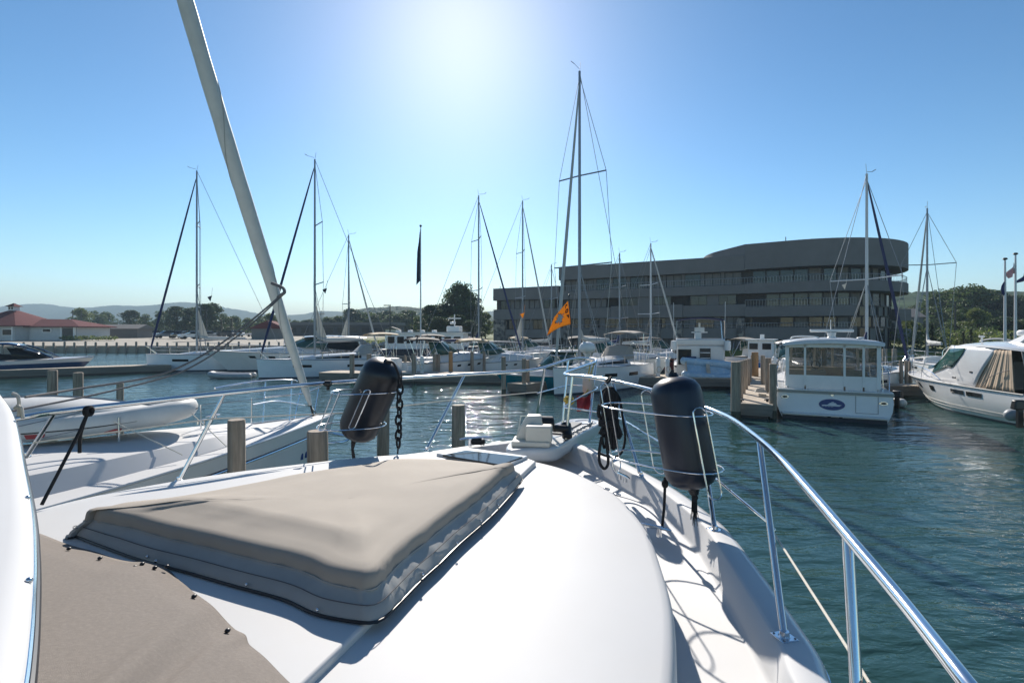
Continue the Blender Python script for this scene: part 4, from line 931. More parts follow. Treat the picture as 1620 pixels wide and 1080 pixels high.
def sailboat(label, bow, heading, L=10, B=3.3, zs=1.1, zb=1.3, mh=14, my=None, hullm='white_hull', windows=((.2, .4), (.55, .7)), bim=None, spray=None, group=None, cabm='gel_smooth', hullwin=True, name='sailboat', rk=.5, tr=.8, cabwin=True, **rk_):
    t = boat_root(name, label, bow, heading, L, group); h = Hull(L, B, zs, zb, rake=rk, tr=tr, p=2.0, pw=1.7)
    h.skin().build('hull', [hullm, 'boot', 'antifoul'], t, sharp=50); h.deck().build('deck', 'gelcoat', t)
    h.edge(.025).build('toe_rail', 'stainless', t)
    my = my if my is not None else L*.6
    secs = [(L*.26, B*.30, B*.25, zs-.1, zs+.48), (L*.32, B*.31, B*.25, zs-.1, zs+.50), (L*.52, B*.29, B*.22, zs, zs+.42), (L*.72, B*.18, B*.13, zs+.05, zs+.30), (L*.80, B*.1, B*.05, zs+.05, zs+.17)]
    c = cabin(secs).build('cabin', cabm, t, sharp=50)
    if cabwin:
        for sd in (-1, 1): side_win(secs, .35, .8, L*.30, L*.62, sd, taper=.6).build('cabin_window', 'glass_dark', c)
    if hullwin:
        for sd in (-1, 1):
            for a, b in windows: h.port(a, b, .28, .42, sd).build('hull_window', 'glass_dark', t)
    rails(t, h)
    if spray: cabin([(L*.22, B*.30, B*.27, zs+.35, zs+1.15), (L*.27, B*.30, B*.24, zs+.35, zs+1.12), (L*.33, B*.28, B*.2, zs+.35, zs+.55)]).build('sprayhood', spray, t)
    if bim:
        zz = zs+1.95; mb = MB(); mb.loft([[V(x, y, zz+.16*(1-(x/(B*.36))**2)-.1*abs((y-L*.12)/(L*.11))**2) for x in [B*.36*k/4 for k in range(-4, 5)]] for y in [lerp(L*.01, L*.24, k/6) for k in range(7)]], closed=False)
        b_ = mb.build('bimini', bim, t, solid=.03, sharp=80)
        for sd in (-1, 1):
            mb = MB()
            for y0, y1 in ((L*.12, L*.02), (L*.12, L*.23), (L*.12, L*.12)): mb.tube([V(sd*B*.38, y0, zs), V(sd*B*.35, y1, zz)], .014, 5)
            mb.build('bimini_frame', 'stainless', b_)
    MB().tube(catmull([V(-.35, .1, zs+.1), V(-.35, .15, zs+.95), V(0, .15, zs+1.3), V(.35, .15, zs+.95), V(.35, .1, zs+.1)], 4), .02, 6).build('stern_rail', 'stainless', t)
    rig(t, L, my, mh, zs+.35, B, bowy=L-.25, **rk_)
    return t, h

# ---- dinghies
def dinghy(label, bow, heading, L=2.8, B=1.5, r=.2, m='dinghy_grey', z=.2, patches=False, tilt=(0, 0), motor=False, roll=0):
    d = V(math.sin(R(heading)), math.cos(R(heading)), 0); st = V(bow[0], bow[1], z)-d*L
    t = thing('inflatable_dinghy', label, 'dinghy', tuple(st), -R(heading)); t.rotation_euler = (tilt[0], roll, -R(heading))
    w_ = B/2-r
    pts = [V(-w_, -.25, 0), V(-w_, 0, 0), V(-w_, L*.3, 0), V(-w_, L*.62, .03), V(-w_*.72, L*.86, .1), V(-w_*.25, L-r*.9, .15), V(w_*.25, L-r*.9, .15), V(w_*.72, L*.86, .1), V(w_, L*.62, .03), V(w_, L*.3, 0), V(w_, 0, 0), V(w_, -.25, 0)]
    pts = catmull(pts, 4); n = len(pts); rr = [r*min(1, .35+.65*min(i, n-1-i)/3) for i in range(n)]
    MB().tube(pts, rr, 14).build('tube', m, t, sharp=80)
    MB().prism([(-w_, 0), (w_, 0), (w_, L*.6), (w_*.6, L*.85), (-w_*.6, L*.85), (-w_, L*.6)], -.1, -.04).build('floor', m, t)
    MB().box((0, .05, .0), (w_*2, .05, r*1.6)).build('transom', 'wood_plank', t)
    MB().box((0, L*.4, r*.5), (w_*2, .22, .04)).build('seat', 'wood_plank', t)
    MB().tube([p+V((1 if p.x > 0 else -1)*r*.93 if abs(p.x) > w_*.5 else 0, r*.93 if abs(p.x) <= w_*.5 else 0, -.02) for p in pts[5:-5]], .014, 5).build('rub_strake', 'black_rubber', t)
    if motor:
        mo = MB().box((0, -.22, .42), (.24, .42, .32), top=.8).build('outboard', 'black_plastic', t, bevel=.05, seg=3)
        MB().box((0, -.2, 0), (.1, .16, .7)).build('leg', 'black_plastic', mo)
    return t, w_, r

# ================================================================ SAILBOAT ALONGSIDE (left neighbour)
L = 12.0
nb = boat_root('sailboat', 'white sailing yacht alongside at left with a huge rolled headsail leaning over', (-3.95, 11.25), 29, L)
h = Hull(L, 4.0, 1.35, 1.5, rake=.55, tr=.8, p=1.75, pw=1.5)
h.skin(28).build('hull', ['white_hull', 'boot', 'antifoul'], nb, sharp=50); h.deck(26, dz=.02, crown=.05).build('deck', 'gelcoat', nb, sharp=30)
h.edge(.02, 0, -.01, 30).build('toe_rail', 'gel_smooth', nb); h.edge(.009, .17, .012, 30).build('rub_strip', 'black_rubber', nb); h.edge(.016, .19, .004, 30).build('rub_strip', 'stainless', nb)
secs = [(0.5, 1.55, 1.3, 1.3, 1.75), (4.0, 1.50, 1.25, 1.33, 1.74), (7.0, 1.3, 1.05, 1.4, 1.70), (8.8, .95, .70, 1.44, 1.66), (9.9, .55, .35, 1.46, 1.62), (10.3, .3, .15, 1.46, 1.52)]
cabin(secs).build('coachroof', 'gelcoat', nb, sharp=24, bevel=.02, seg=2)
inv = fullmat(nb).inverted(); loc = lambda p: inv @ p
base = P(491, 640, 10.9); ft = P(300, -16, 8.6); ft2 = base+(ft-base)*1.75
mb = MB(); N = 40; pts = []; rr = []
for i in range(N+1):
    k = i/N; p = base.lerp(ft2, k); sag = math.sin(k*math.pi)*.22; p = p+V(-.35*sag, -.2*sag, -.5*sag)
    pts.append(p); rr.append((.035 if k < .02 else lerp(.07, .132, min(1, (k-.02)/.25))) * (1+.02*math.sin(i*2.1))*(1-.45*max(0, k-.55)))
mb.tube(pts, rr, 16); fs = mb.build('furled_sail', 'furled_cream', nb, world=True, sharp=80)
mb = MB()   # spiral edge of the rolled cloth
sp_ = []; 
for i in range(260):
    k = .03+i/260*.95; j = k*N; a = int(j); p = pts[a].lerp(pts[min(a+1, N)], j-a); r_ = lerp(rr[a], rr[min(a+1, N)], j-a)+.003; th = k*26
    d_ = (pts[min(a+1, N)]-pts[a]).normalized(); u_ = d_.orthogonal().normalized(); v_ = d_.cross(u_); sp_.append(p+u_*math.cos(th)*r_+v_*math.sin(th)*r_)
mb.tube(sp_, .0055, 5); mb.build('leech_edge', 'canvas_grey', fs, world=True)
d_ = (ft2-base).normalized()
mb = MB(); mb.tube([base-d_*.45, base-d_*.1, base+d_*.1], .022, 8); mb.lathe(base-d_*.32, [(.0, -.05), (.11, -.05), (.12, -.03), (.06, -.01), (.06, .03), (.12, .05), (.0, .06)], 14); mb.build('furler_drum', 'black_plastic', nb, world=True)
bw = V(-3.95, 11.25, 1.5)
mb = MB(); pr = lambda px, py, Y: P(px, py, Y)
mb.tube(catmull([pr(340, 614, 9.0), pr(400, 604, 9.8), pr(462, 601, 10.6), pr(480, 608, 11.0), pr(512, 606, 11.6), pr(505, 612, 11.5), pr(478, 622, 10.9), pr(420, 628, 9.8)], 5), .016, 8)
mb.tube(catmull([pr(400, 640, 9.2), pr(440, 634, 9.9), pr(478, 640, 10.6), pr(492, 642, 11.0)], 4), .012, 8)
for a_, b_ in (((462, 602, 10.6), (458, 665, 10.4)), ((478, 608, 10.9), (466, 662, 10.7)), ((505, 610, 11.5), (497, 658, 11.3)), ((420, 604, 10.0), (416, 668, 9.8)), ((480, 622, 10.9), (505, 662, 11.2))): mb.tube([pr(*a_), pr(*b_)], .015, 8)
mb.build('pulpit', 'stainless', nb, world=True)
mb = MB(); mb.tube(catmull([pr(468, 668, 10.6), pr(470, 688, 10.6), pr(480, 700, 10.6), pr(500, 702, 10.7), pr(545, 698, 10.9), pr(548, 690, 11.0), pr(520, 684, 11.0)], 5), .028, 8); mb.build('anchor_roller', 'stainless', nb, world=True)
mb = MB(); mb.tube([pr(-40, 716, 6.0), pr(180, 668, 7.6), pr(320, 640, 8.9), pr(420, 630, 9.8)], .006, 5); mb.tube([pr(-40, 690, 6.2), pr(180, 640, 7.8), pr(420, 606, 9.8)], .006, 5); mb.build('lifelines', 'wire', nb, world=True)
for px, Y in ((188, 7.4), (318, 8.7), (398, 9.6)):
    b_ = G(px, 560+(1.9*800/Y)*.0+0, 1.5) if False else V((px-CX)/F*Y, Y, 1.45); MB().cyl(b_, b_+V(0, 0, .62), .013, n=8).build('stanchion', 'stainless', nb, world=True)
for q in ((6.6, -.5), (8.9, .35), (9.3, .0)): cleat(fullmat(nb) @ V(q[1], q[0], 1.95 if q[0] < 8 else 1.80), 1.1, par=nb)
# registration mark block near bow
mb = MB(); hp0 = [h.pt(.955-.012*k, .42, 1, .006) for k in range(4)]
for k, p in enumerate(hp0): mb.box(p, (.02, .05, .12), 0)
mb.build('registration_mark', 'logo_blue', nb)
dn, w_, r_ = dinghy('white inflatable dinghy with red handles lashed on the neighbouring foredeck', (-5.25, 8.35), 68, 3.35, 1.5, .165, 'dinghy_white', 1.93)
hw = []
for k in range(13):
    u = k/12; y = -.1+u*3.25; wq = (w_+.06)*(1 if u < .55 else max(.02, 1-((u-.55)/.45)**2.2)); zq = .36*(1 if u < .45 else max(.12, 1-((u-.45)/.55)**1.6*.88)); hw.append([V(wq*math.cos(a), y, .05+zq*max(0, math.sin(a))**.75) for a in [math.pi*j/12 for j in range(13)]])
MB().loft(hw, closed=False).build('hull_bottom', 'dinghy_white', dn, sharp=80, solid=.02)
MB().tube([r[6]+V(0, 0, .012) for r in hw], .02, 5).build('keel_strip', 'dinghy_grey', dn)
for s_ in (-1, 1):
    for y in (.7, 1.59, 2.44): MB().prism([(-.09, -.03), (.09, -.03), (.115, .03), (-.115, .03)], 0, .02).build('handle', 'red_patch', dn).matrix_basis = Matrix.Translation((s_*(w_+r_*.93-(.09 if y > 2.2 else 0)), y, -.06)) @ Matrix.Rotation(R(90), 4, 'Z') @ Matrix.Rotation(R(90 if s_ < 0 else 90), 4, 'X')
mb = MB(); mb.tube([V(w_+.23, 2.5, .1), V(w_+.5, 3.4, -.4)], .008, 5); mb.tube([V(.1, 3.3, .1), V(.6, 3.9, -.42)], .008, 5); mb.tube(catmull([V(-w_-.24, .2, 0), V(-.3, .2, .27), V(.3, .2, .27), V(w_+.24, .2, 0), V(w_+.3, .2, -.2)], 4), .012, 6)
mb.build('lashing', 'rope_white', dn, kind='stuff')
mb = MB()
mb.tube(catmull([P(450, 462, 9.3), P(400, 505, 9.0), P(350, 543, 8.8), P(300, 573, 8.4), P(240, 596, 8.0), P(130, 614, 7.2), P(40, 628, 6.3)], 6), .016, 7)
mb.tube(catmull([P(450, 464, 9.3), P(404, 507, 9.0), P(358, 545, 8.8), P(318, 572, 8.5), P(270, 594, 8.1), P(160, 622, 7.2), P(20, 650, 6.1)], 6), .014, 7)
mb.tube(catmull([P(440, 470, 9.3), P(446, 466, 9.2), P(450, 462, 9.2), P(447, 455, 9.3), P(430, 448, 9.4)], 4), .03, 7)
tag(mb.build('headsail_sheets', 'rope_grey', loc=tuple(P(450, 462, 9.3))), 'pair of dark sheets sagging from the rolled headsail to far left', 'ropes')

# ================================================================ SAILBOATS
sailboat('pale blue sailboat with its bow left and tan bimini, left of the leaning fender', (-18.55, 36.7), 239.5, 10.4, 3.5, 1.25, 1.42, 16.6, my=6.4, hullm='blue_white_hull', windows=((.26, .42), (.66, .78)), bim='canvas_tan', spray='canvas_grey', spr=(.36, .66), furl='furled_navy', sail=True, boomcover='furled', rk=.15)
sailboat('white plumb bowed sailboat at the end of the left dock', (-31.35, 43.3), 239.5, 11.0, 3.6, 1.3, 1.55, 17.8, my=7.3, hullm='blue_white_hull', windows=((.72, .83), (.3, .42)), spr=(.36, .70), furl='furled_navy', sail=True, rk=.15, boomcover='furled')
m1, hm1 = sailboat('large sailboat with the tallest mast and beige cockpit canvas, near the pier end', (2.15, 26.6), 220, 9.5, 3.2, 1.35, 1.5, 18.1, my=6.9, windows=((.3, .42), (.55, .66)), spr=(.33, .64), furl='furled', bim='canvas_beige', spray='canvas_beige', boomcover='furled', rk=.12, mr=.09)
sailboat('sailboat with dark sail and loose white boom cover behind the centre dock', (1.2, 49), 70, 10.5, 3.3, 1.1, 1.4, 16.2, my=5.9, spr=(.40, .72), furl='furled_navy', boomcover='furled_navy', spray='canvas_black', bim='canvas_black')
sailboat('sailboat with slack white sail at its mast, under the tan awning', (4.4, 54), 75, 10, 3.2, 1.0, 1.3, 17.2, my=6.6, spr=(.36, .66), furl='furled', sail=True, boomcover=None)
sailboat('sailboat with short mast far behind the orange flag', (7.5, 60), 60, 8, 2.8, .9, 1.2, 11.2, my=4.6, spr=(.6,), furl=None, boomcover='furled')
sailboat('sailboat with slim bare mast in front of the building centre', (14.0, 52), 65, 8.5, 2.8, .9, 1.2, 11.3, my=4.9, spr=(.35, .66), furl=None, boomcover='furled_navy')
sailboat('sailboat with pale rolled jib behind the white power boat', (16.3, 48), 70, 8.5, 2.8, .9, 1.2, 11.6, my=4.8, spr=(.37, .63), furl='furled', boomcover='furled', mastm='alu_white')
sailboat('sailboat with navy rolled jib behind the fishing cruiser roof', (24.6, 31.2), 62, 10, 3.2, 1.1, 1.3, 12.4, my=5.1, spr=(.45,), furl='furled_navy', boomcover='furled_navy', mastm='alu_white')
sailboat('sailboat with bare mast and boom, right of the round tower', (35.5, 45), 25, 9.5, 3.0, 1.0, 1.2, 13.4, my=5.0, spr=(.62,), furl='furled', boomcover='furled')
sailboat('small sailboat moored behind the blue hulled one at left centre', (-13.6, 52.6), 60, 8.5, 2.9, .9, 1.1, 13.2, my=5.2, spr=(.42,), furl='furled', sail=True, boomcover='furled')
# ================================================================ FISHING CRUISER seen from astern (right of centre)
L = 9.5; hd = 27.0
sc = V(12.05, 19.0, 0); d = V(math.sin(R(hd)), math.cos(R(hd)), 0)
t = boat_root('motor_cruiser', 'white motor cruiser seen from astern with a blue oval emblem on its transom', tuple((sc+d*L)[:2]), hd, L, cat='boat')
h = Hull(L, 3.95, 1.08, 1.55, rake=.9, tr=.93, p=2.4, stern_rake=0)
h.skin().build('hull', ['blue_white_hull', 'blue_white_hull', 'antifoul'], t, sharp=45); h.deck(u0=.18, dz=.02).build('deck', 'gelcoat', t)
h.edge(.035, .02, .01).build('rub_rail', 'canvas_grey', t)
W = 1.84
MB().box((0, -.02, 1.06), (W*2+.06, .12, .09)).build('transom_rail', 'canvas_grey', t, bevel=.02)
MB().box((0, -.01, 1.13), (W*2, .22, .06)).build('transom_cap', 'gel_smooth', t, bevel=.02, seg=3)
MB().loft([[(-W*.93, -.02, .17), (W*.93, -.02, .17), (W*.93, -.02, .27), (-W*.93, -.02, .27)], [(-W*.90, -.17, .19), (W*.90, -.17, .19), (W*.90, -.17, .235), (-W*.90, -.17, .235)]]).build('swim_step', 'gel_smooth', t, bevel=.012)
el = lambda cx, cz, a, b, y, n=40: [(cx+a*math.cos(2*math.pi*i/n), y, cz+b*math.sin(2*math.pi*i/n)) for i in range(n)]
em = MB().loft([el(-.03, .62, .42, .21, -.002), el(-.03, .62, .42, .21, -.016)]).build('emblem', 'logo_blue', t)
def emb(pts, y=-.022): return MB().loft([[(x-.03, -.012, z+.62) for x, z in pts], [(x-.03, y, z+.62) for x, z in pts]]).build('emblem_mark', 'logo_white', em)
emb([(-.33, -.02), (-.30, -.055), (.24, -.055), (.31, .0), (.05, .005), (-.1, -.01)]); emb([(-.14, .0), (-.06, .065), (.12, .065), (.17, .015), (.0, .005)]); emb([(-.03, .075), (.08, .075), (.06, .10), (.0, .10)])
for k in range(4): emb([(-.33+.1*k, -.085), (-.26+.1*k, -.085), (-.26+.1*k, -.075), (-.33+.1*k, -.075)])
MB().box((0, .0, .06), (W*1.82, .03, .17)).build('boot_stripe', 'antifoul', t)
mb = MB(); mb.tube([(.72, -.012, .36), (.72, -.012, 1.0)], .006, 4); mb.tube([(1.40, -.012, .36), (1.40, -.012, 1.0)], .006, 4); mb.tube([(.72, -.012, .36), (1.40, -.012, .36)], .006, 4); mb.build('transom_door', 'seam', t)
for x in (-1.58, 1.56):
    e = MB().loft([el(x, .84 if x < 0 else .76, .13, .065, -.003, 20), el(x, .84 if x < 0 else .76, .13, .065, -.03, 20)]).build('vent_ring', 'stainless', t)
    MB().loft([el(x, .84 if x < 0 else .76, .09, .04, -.02, 20), el(x, .84 if x < 0 else .76, .09, .04, -.034, 20)]).build('vent', 'black_plastic', e)
for x in (-.12, .25, .62, -.45): MB().box((x, -.025, .20 if abs(x-.06) > .3 else .17), (.1, .16, .025)).build('exhaust_slot', 'black_plastic', t)
MB().box((-.02, -.012, .97), (.09, .03, .06)).build('deck_fill', 'stainless', t)
# cockpit and enclosure
Wc = 1.52; y0 = .42; zr_ = 2.9
for sd in (-1, 1):
    MB().prism([(sd*1.88, .1), (sd*1.55, .1), (sd*1.45, 5.5), (sd*1.72, 5.5)] if sd < 0 else [(1.55, .1), (1.88, .1), (1.72, 5.5), (1.45, 5.5)], .9, 1.16).build('side_coaming', 'gel_smooth', t, bevel=.03)
    MB().loft([[(sd*Wc, y0, 1.12), (sd*(Wc+.05), y0+3.2, 1.2), (sd*(Wc-.12), y0+3.4, 1.75), (sd*(Wc-.05), y0, 1.5)], [(sd*(Wc-.06), y0, 1.12), (sd*(Wc-.01), y0+3.2, 1.2), (sd*(Wc-.18), y0+3.4, 1.75), (sd*(Wc-.11), y0, 1.5)]]).build('side_panel', 'gel_smooth', t)
    mb = MB(); mb.add([(sd*Wc, y0, 1.5), (sd*(Wc-.12), y0+3.4, 1.75), (sd*(Wc-.14), y0+3.2, zr_-.05), (sd*(Wc-.04), y0, zr_-.1)], [(0, 1, 2, 3)]); mb.build('side_window', 'vinyl', t, solid=.006)
MB().prism([(-Wc, .1), (Wc, .1), (Wc, 4.6), (-Wc, 4.6)], .55, .60).build('cockpit_floor', 'gelcoat', t)
roof = []
for y, w_, z in ((y0-.22, Wc+.10, zr_-.06), (y0-.16, Wc+.14, zr_), (y0+1.6, Wc+.12, zr_+.06), (y0+3.2, Wc-.05, zr_+.03), (y0+3.7, Wc-.3, zr_-.06)):
    roof.append([V(-w_, y, z-.03), V(-w_+.02, y, z+.05), V(-w_*.5, y, z+.15), V(0, y, z+.18), V(w_*.5, y, z+.15), V(w_-.02, y, z+.05), V(w_, y, z-.03), V(w_*.5, y, z+.05), V(0, y, z+.07), V(-w_*.5, y, z+.05)])
MB().loft(roof).build('hardtop', 'gel_smooth', t, sharp=50)
for x in (-Wc+.03, -.88, .42, 1.02, Wc-.03): MB().box((x, y0, 2.05+(.1 if abs(x) < 1.2 else .05)), (.075 if abs(x) < 1.4 else .13, .05, zr_-1.15)).build('post', 'white_plastic', t)
for a, b in ((-Wc+.08, -.9), (-.85, .39), (.45, .99), (1.05, Wc-.08)):
    MB().box(((a+b)/2, y0+.01, 2.29), (b-a, .006, 1.25)).build('clear_panel', 'vinyl', t)
    MB().box(((a+b)/2, y0, 1.40), (b-a, .012, .54)).build('canvas_panel', 'white_plastic', t)
MB().box((0, y0, zr_-.08), (Wc*2, .05, .14)).build('header', 'white_plastic', t)
# inside
MB().box((-.75, 2.0, 1.42), (1.35, .5, .75)).build('helm_seat', 'cream', t, bevel=.05); MB().box((.92, 2.1, 1.38), (.85, .5, .85)).build('side_seat', 'cream', t, bevel=.05)
MB().box((-.2, 3.4, 1.6), (2.6, .4, .5)).build('dashboard', 'cream', t, bevel=.05)
MB().loft([[(-1.35, 3.75, 1.75), (1.35, 3.75, 1.75), (1.25, 3.55, zr_), (-1.25, 3.55, zr_)], [(-1.35, 3.78, 1.75), (1.35, 3.78, 1.75), (1.25, 3.58, zr_), (-1.25, 3.58, zr_)]]).build('windscreen', 'vinyl', t)
for x in (-1.3, -.35, .35, 1.3): MB().bar((x, 3.76, 1.75), (x*.93, 3.56, zr_), .09, .06).build('windscreen_post', 'white_plastic', t)
MB().tube([(-.35+.16*math.cos(a), 2.85+.03, 1.95+.16*math.sin(a)) for a in [i*math.pi/8 for i in range(16)]], .018, 6, closed=True).build('steering_wheel', 'black_plastic', t)
MB().box((.1, 2.6, 1.95), (.3, .4, .5)).build('person_seat', 'canvas_black', t, bevel=.06) if False else None
cabin([(3.7, 1.35, 1.15, 1.1, 1.78), (5.5, 1.2, .9, 1.2, 1.7), (7.6, .6, .35, 1.3, 1.52), (8.1, .3, .2, 1.35, 1.42)]).build('forward_cabin', 'gel_smooth', t)
ra = MB().lathe((.1, 1.5, 3.05), [(.0, 0), (.16, 0), (.17, .06), (.13, .12), (.15, .2), (.17, .27), (.0, .28)], 14).build('radar_base', 'white_plastic', t)
MB().box((.1, 1.5, 3.40), (1.5, .14, .11)).build('radar_bar', 'white_plastic', ra, bevel=.03)
MB().cyl((.1, 1.8, 3.3), (.1, 1.8, 3.85), .015).build('antenna', 'white_plastic', t)
MB().ball((1.0, 1.0, 3.11), (.13, .1, .05)).build('horn', 'white_plastic', t)
MB().tube(catmull([(-1.35, 1.0, 3.0), (-1.3, 1.0, 3.14), (-.95, 1.1, 3.18), (-.45, 1.2, 3.15), (-.35, 1.2, 3.08)], 4), .028, 6).build('roof_rail', 'white_plastic', t)
for sd in (-1, 1):
    mb = MB(); mb.tube(catmull([V(sd*1.82, .55, 1.1), V(sd*1.86, .8, 1.75), V(sd*1.80, 1.3, 1.95), V(sd*1.76, 4, 2.0), V(sd*1.5, 6.8, 2.15), V(sd*.6, 9.2, 2.25)], 5), .02, 6)
    for y in (1.8, 3, 4.5, 6, 7.5): x = 1.84*(1 if y < 4 else 1-((y-4)/6)**1.7); mb.tube([(sd*x, y, 1.2), (sd*(x-.03), y, 2.03)], .015, 5)
    mb.build('side_rail', 'stainless', t)

mat('curtain_tan', (.50, .38, .27), .85, var=.06)
# ================================================================ EXPRESS CRUISER at right edge
L = 9.5
t = boat_root('motor_yacht', 'cream white express cruiser at the right edge with tan cockpit curtains', (21.1, 26.7), 9.5, L, cat='boat')
h = Hull(L, 3.75, 1.15, 1.32, rake=1.35, tr=.92, p=2.3, pw=1.5)
h.skin(26).build('hull', ['white_hull', 'boot', 'antifoul'], t, sharp=50); h.deck(dz=.02, u0=.2).build('deck', 'gelcoat', t)
h.edge(.03, 0, .01).build('rub_rail', 'canvas_grey', t)
h.edge(.012, .8, .02, u0=.0, u1=.93).build('stripe', 'canvas_grey', t); h.edge(.012, .70, .02, u0=.0, u1=.9).build('chine_line', 'canvas_grey', t)
for sd in (-1, 1):
    for a, b in ((.77, .79), (.66, .695), (.50, .54)): h.port(a, b, .18, .36, sd, .016).build('porthole', 'glass_smoke', t)
    for a, b in ((.29, .37), (.19, .275)): h.port(a, b, .16, .30, sd, .016).build('hull_window', 'glass_smoke', t)
cs = [(1.9, 1.62, 1.35, 1.15, 2.15), (3.6, 1.60, 1.35, 1.18, 2.55), (5.0, 1.35, 1.1, 1.2, 2.0), (6.6, 1.05, .75, 1.22, 1.68), (8.2, .55, .35, 1.27, 1.46), (8.7, .25, .15, 1.3, 1.37)]
cb = cabin(cs).build('cabin', 'gel_smooth', t, sharp=60)
# hardtop with sweeping side
rf = []
for y, w_, z in ((-.15, 1.45, 2.62), (.1, 1.55, 2.72), (1.6, 1.6, 2.83), (3.2, 1.5, 2.86), (4.3, 1.3, 2.74), (4.6, 1.1, 2.66)):
    rf.append([V(-w_, y, z-.08), V(-w_+.03, y, z), V(-w_*.5, y, z+.09), V(0, y, z+.12), V(w_*.5, y, z+.09), V(w_-.03, y, z), V(w_, y, z-.08), V(w_*.5, y, z-.02), V(0, y, z), V(-w_*.5, y, z-.02)])
MB().loft(rf).build('hardtop', 'gel_smooth', t, sharp=50)
def ztop(y): return 2.78 if y < 4.3 else lerp(2.78, 1.72, ((y-4.3)/1.6)**.9)
def surf(y, v, sd, off=0):
    zt_ = ztop(y); xb = lerp(1.66, 1.2, max(0, (y-2.5)/3.4)**1.3); xt = lerp(1.50, 1.02, max(0, (y-3.2)/2.7)**1.2)
    return V(sd*(lerp(xb, xt, v)+.05*math.sin(v*math.pi)+off), y, lerp(1.18, zt_, v))
for sd in (-1, 1):
    mb = MB(); mb.grid(lambda u, v: surf(lerp(1.95+.45*(1-math.sin(v*math.pi*.5))-.55*v*v, 5.9, u), v, sd), 24, 8); mb.build('side_wing', 'gel_smooth', t, solid=.05, sharp=60)
    vl = lambda u: lerp(.97, .40, min(1, (u*3.2))**.6) if u < .31 else .40
    mb = MB(); mb.grid(lambda u, v: surf(lerp(3.1, 5.7, u), lerp(vl(u), .95-.1*u, v), sd, .045), 24, 4); mb.build('side_window', 'glass_teal', t, sharp=60, solid=.01)
    for yy, zz in ((2.6, 1.75), (3.6, 1.45)): MB().box((sd*1.66, yy, zz), (.05, .16, .06)).build('vent', 'black_plastic', t)
    # tan curtain with folds
    mb = MB()
    def cur(u, v, sd=sd): return V(sd*(1.64-.08*v+(.014*math.sin(u*31)+.01*math.sin(u*73+1))*(1-.5*v)), lerp(lerp(.5, .75, v), lerp(2.45, 1.55, v), u), lerp(1.15, 2.68, v))
    mb.grid(cur, 48, 8); mb.build('curtain', 'curtain_tan', t, solid=.01, sharp=80)
MB().loft([[(-1.3, 5.6, 1.75), (1.3, 5.6, 1.75), (1.15, 4.5, 2.66), (-1.15, 4.5, 2.66)], [(-1.3, 5.57, 1.75), (1.3, 5.57, 1.75), (1.15, 4.47, 2.66), (-1.15, 4.47, 2.66)]]).build('windscreen', 'glass_teal', t)
MB().tube(catmull([(-1.36, 5.6, 1.8), (-.6, 6.0, 1.82), (.6, 6.0, 1.82), (1.36, 5.6, 1.8)], 4), .03, 6).build('windscreen_frame', 'stainless', t)
mb = MB()
def bk(u, v): return V(lerp(-1.55, 1.55, u), lerp(-.05, .35, v)+.02*math.sin(u*18), lerp(1.0, 2.66, v))
mb.grid(bk, 40, 6); mb.build('aft_curtain', 'canvas_grey', t, solid=.01, sharp=80)
MB().box((.3, -.1, 1.6), (1.6, .02, .9)).build('aft_window', 'glass_smoke', t)
MB().box((0, -.45, .22), (3.3, .95, .10)).build('swim_platform', 'gel_smooth', t, bevel=.04, seg=3)
MB().loft([[(-1.74, 0, .25), (-1.4, 0, .25), (-1.45, .5, 1.15), (-1.74, .5, 1.15)], [(-1.74, -.45, .27), (-1.5, -.45, .27), (-1.5, -.02, 1.15), (-1.74, -.02, 1.15)]]).build('quarter', 'gel_smooth', t, bevel=.04, seg=3)
mb = MB(); [mb.tube([V(-1.72+k*.0, -.03, .25), V(-1.72, -.03, .26)], .01, 4) for k in range(1)]
ar = MB().loft([[(x, y, 2.93) for x, y in ((-.5, 1.9), (.5, 1.9), (.5, 2.5), (-.5, 2.5))], [(x, y, 3.28) for x, y in ((-.35, 1.6), (.35, 1.6), (.35, 1.8), (-.35, 1.8))]]).build('radar_arch', 'gel_smooth', t)
MB().lathe((0, 2.2, 3.2), [(0, 0), (.28, 0), (.32, .06), (.32, .16), (.26, .22), (0, .24)], 16).build('radome', 'white_plastic', ar); MB().lathe((0, 2.15, 3.02), [(0, 0), (.2, 0), (.2, .14), (0, .15)], 14).build('dome', 'white_plastic', ar)
MB().lathe((-.9, 3.2, 2.92), [(0, 0), (.03, 0), (.03, .2), (.09, .22), (.09, .27), (0, .28)], 10).build('horn', 'white_plastic', t)
for sd in (-1, 1):
    mb = MB(); pts = catmull([h.pt(.45, 0, sd, -.1)+V(0, 0, .1), h.pt(.55, 0, sd, -.12)+V(0, 0, .42), h.pt(.75, 0, sd, -.1)+V(0, 0, .52), h.pt(.95, 0, sd, -.02)+V(0, 0, .58), h.pt(.985, 0, sd, .0)+V(0, .1, .55)], 4); mb.tube(pts, .018, 6)
    for u in (.62, .75, .86, .95): mb.tube([h.pt(u, 0, sd, -.1), h.pt(u-.01, 0, sd, -.11)+V(0, 0, .48+.06*u)], .014, 5)
    mb.build('bow_rail', 'stainless', t)
mb = MB(); mb.tube(catmull([h.pt(.2, 0, -1, -.02)+V(0, 0, .02), V(-1.74, 1.6, 1.6), V(-1.68, 1.1, 1.85), V(-1.6, .8, 1.95)], 4), .012, 5); mb.build('side_line', 'rope_grey', t)
dn2, _, _ = dinghy('grey inflatable dinghy with black outboard at the right frame edge behind the cruiser', (19.7, 16.6), 95, 2.6, 1.4, .2, 'dinghy_grey', .5, motor=True)

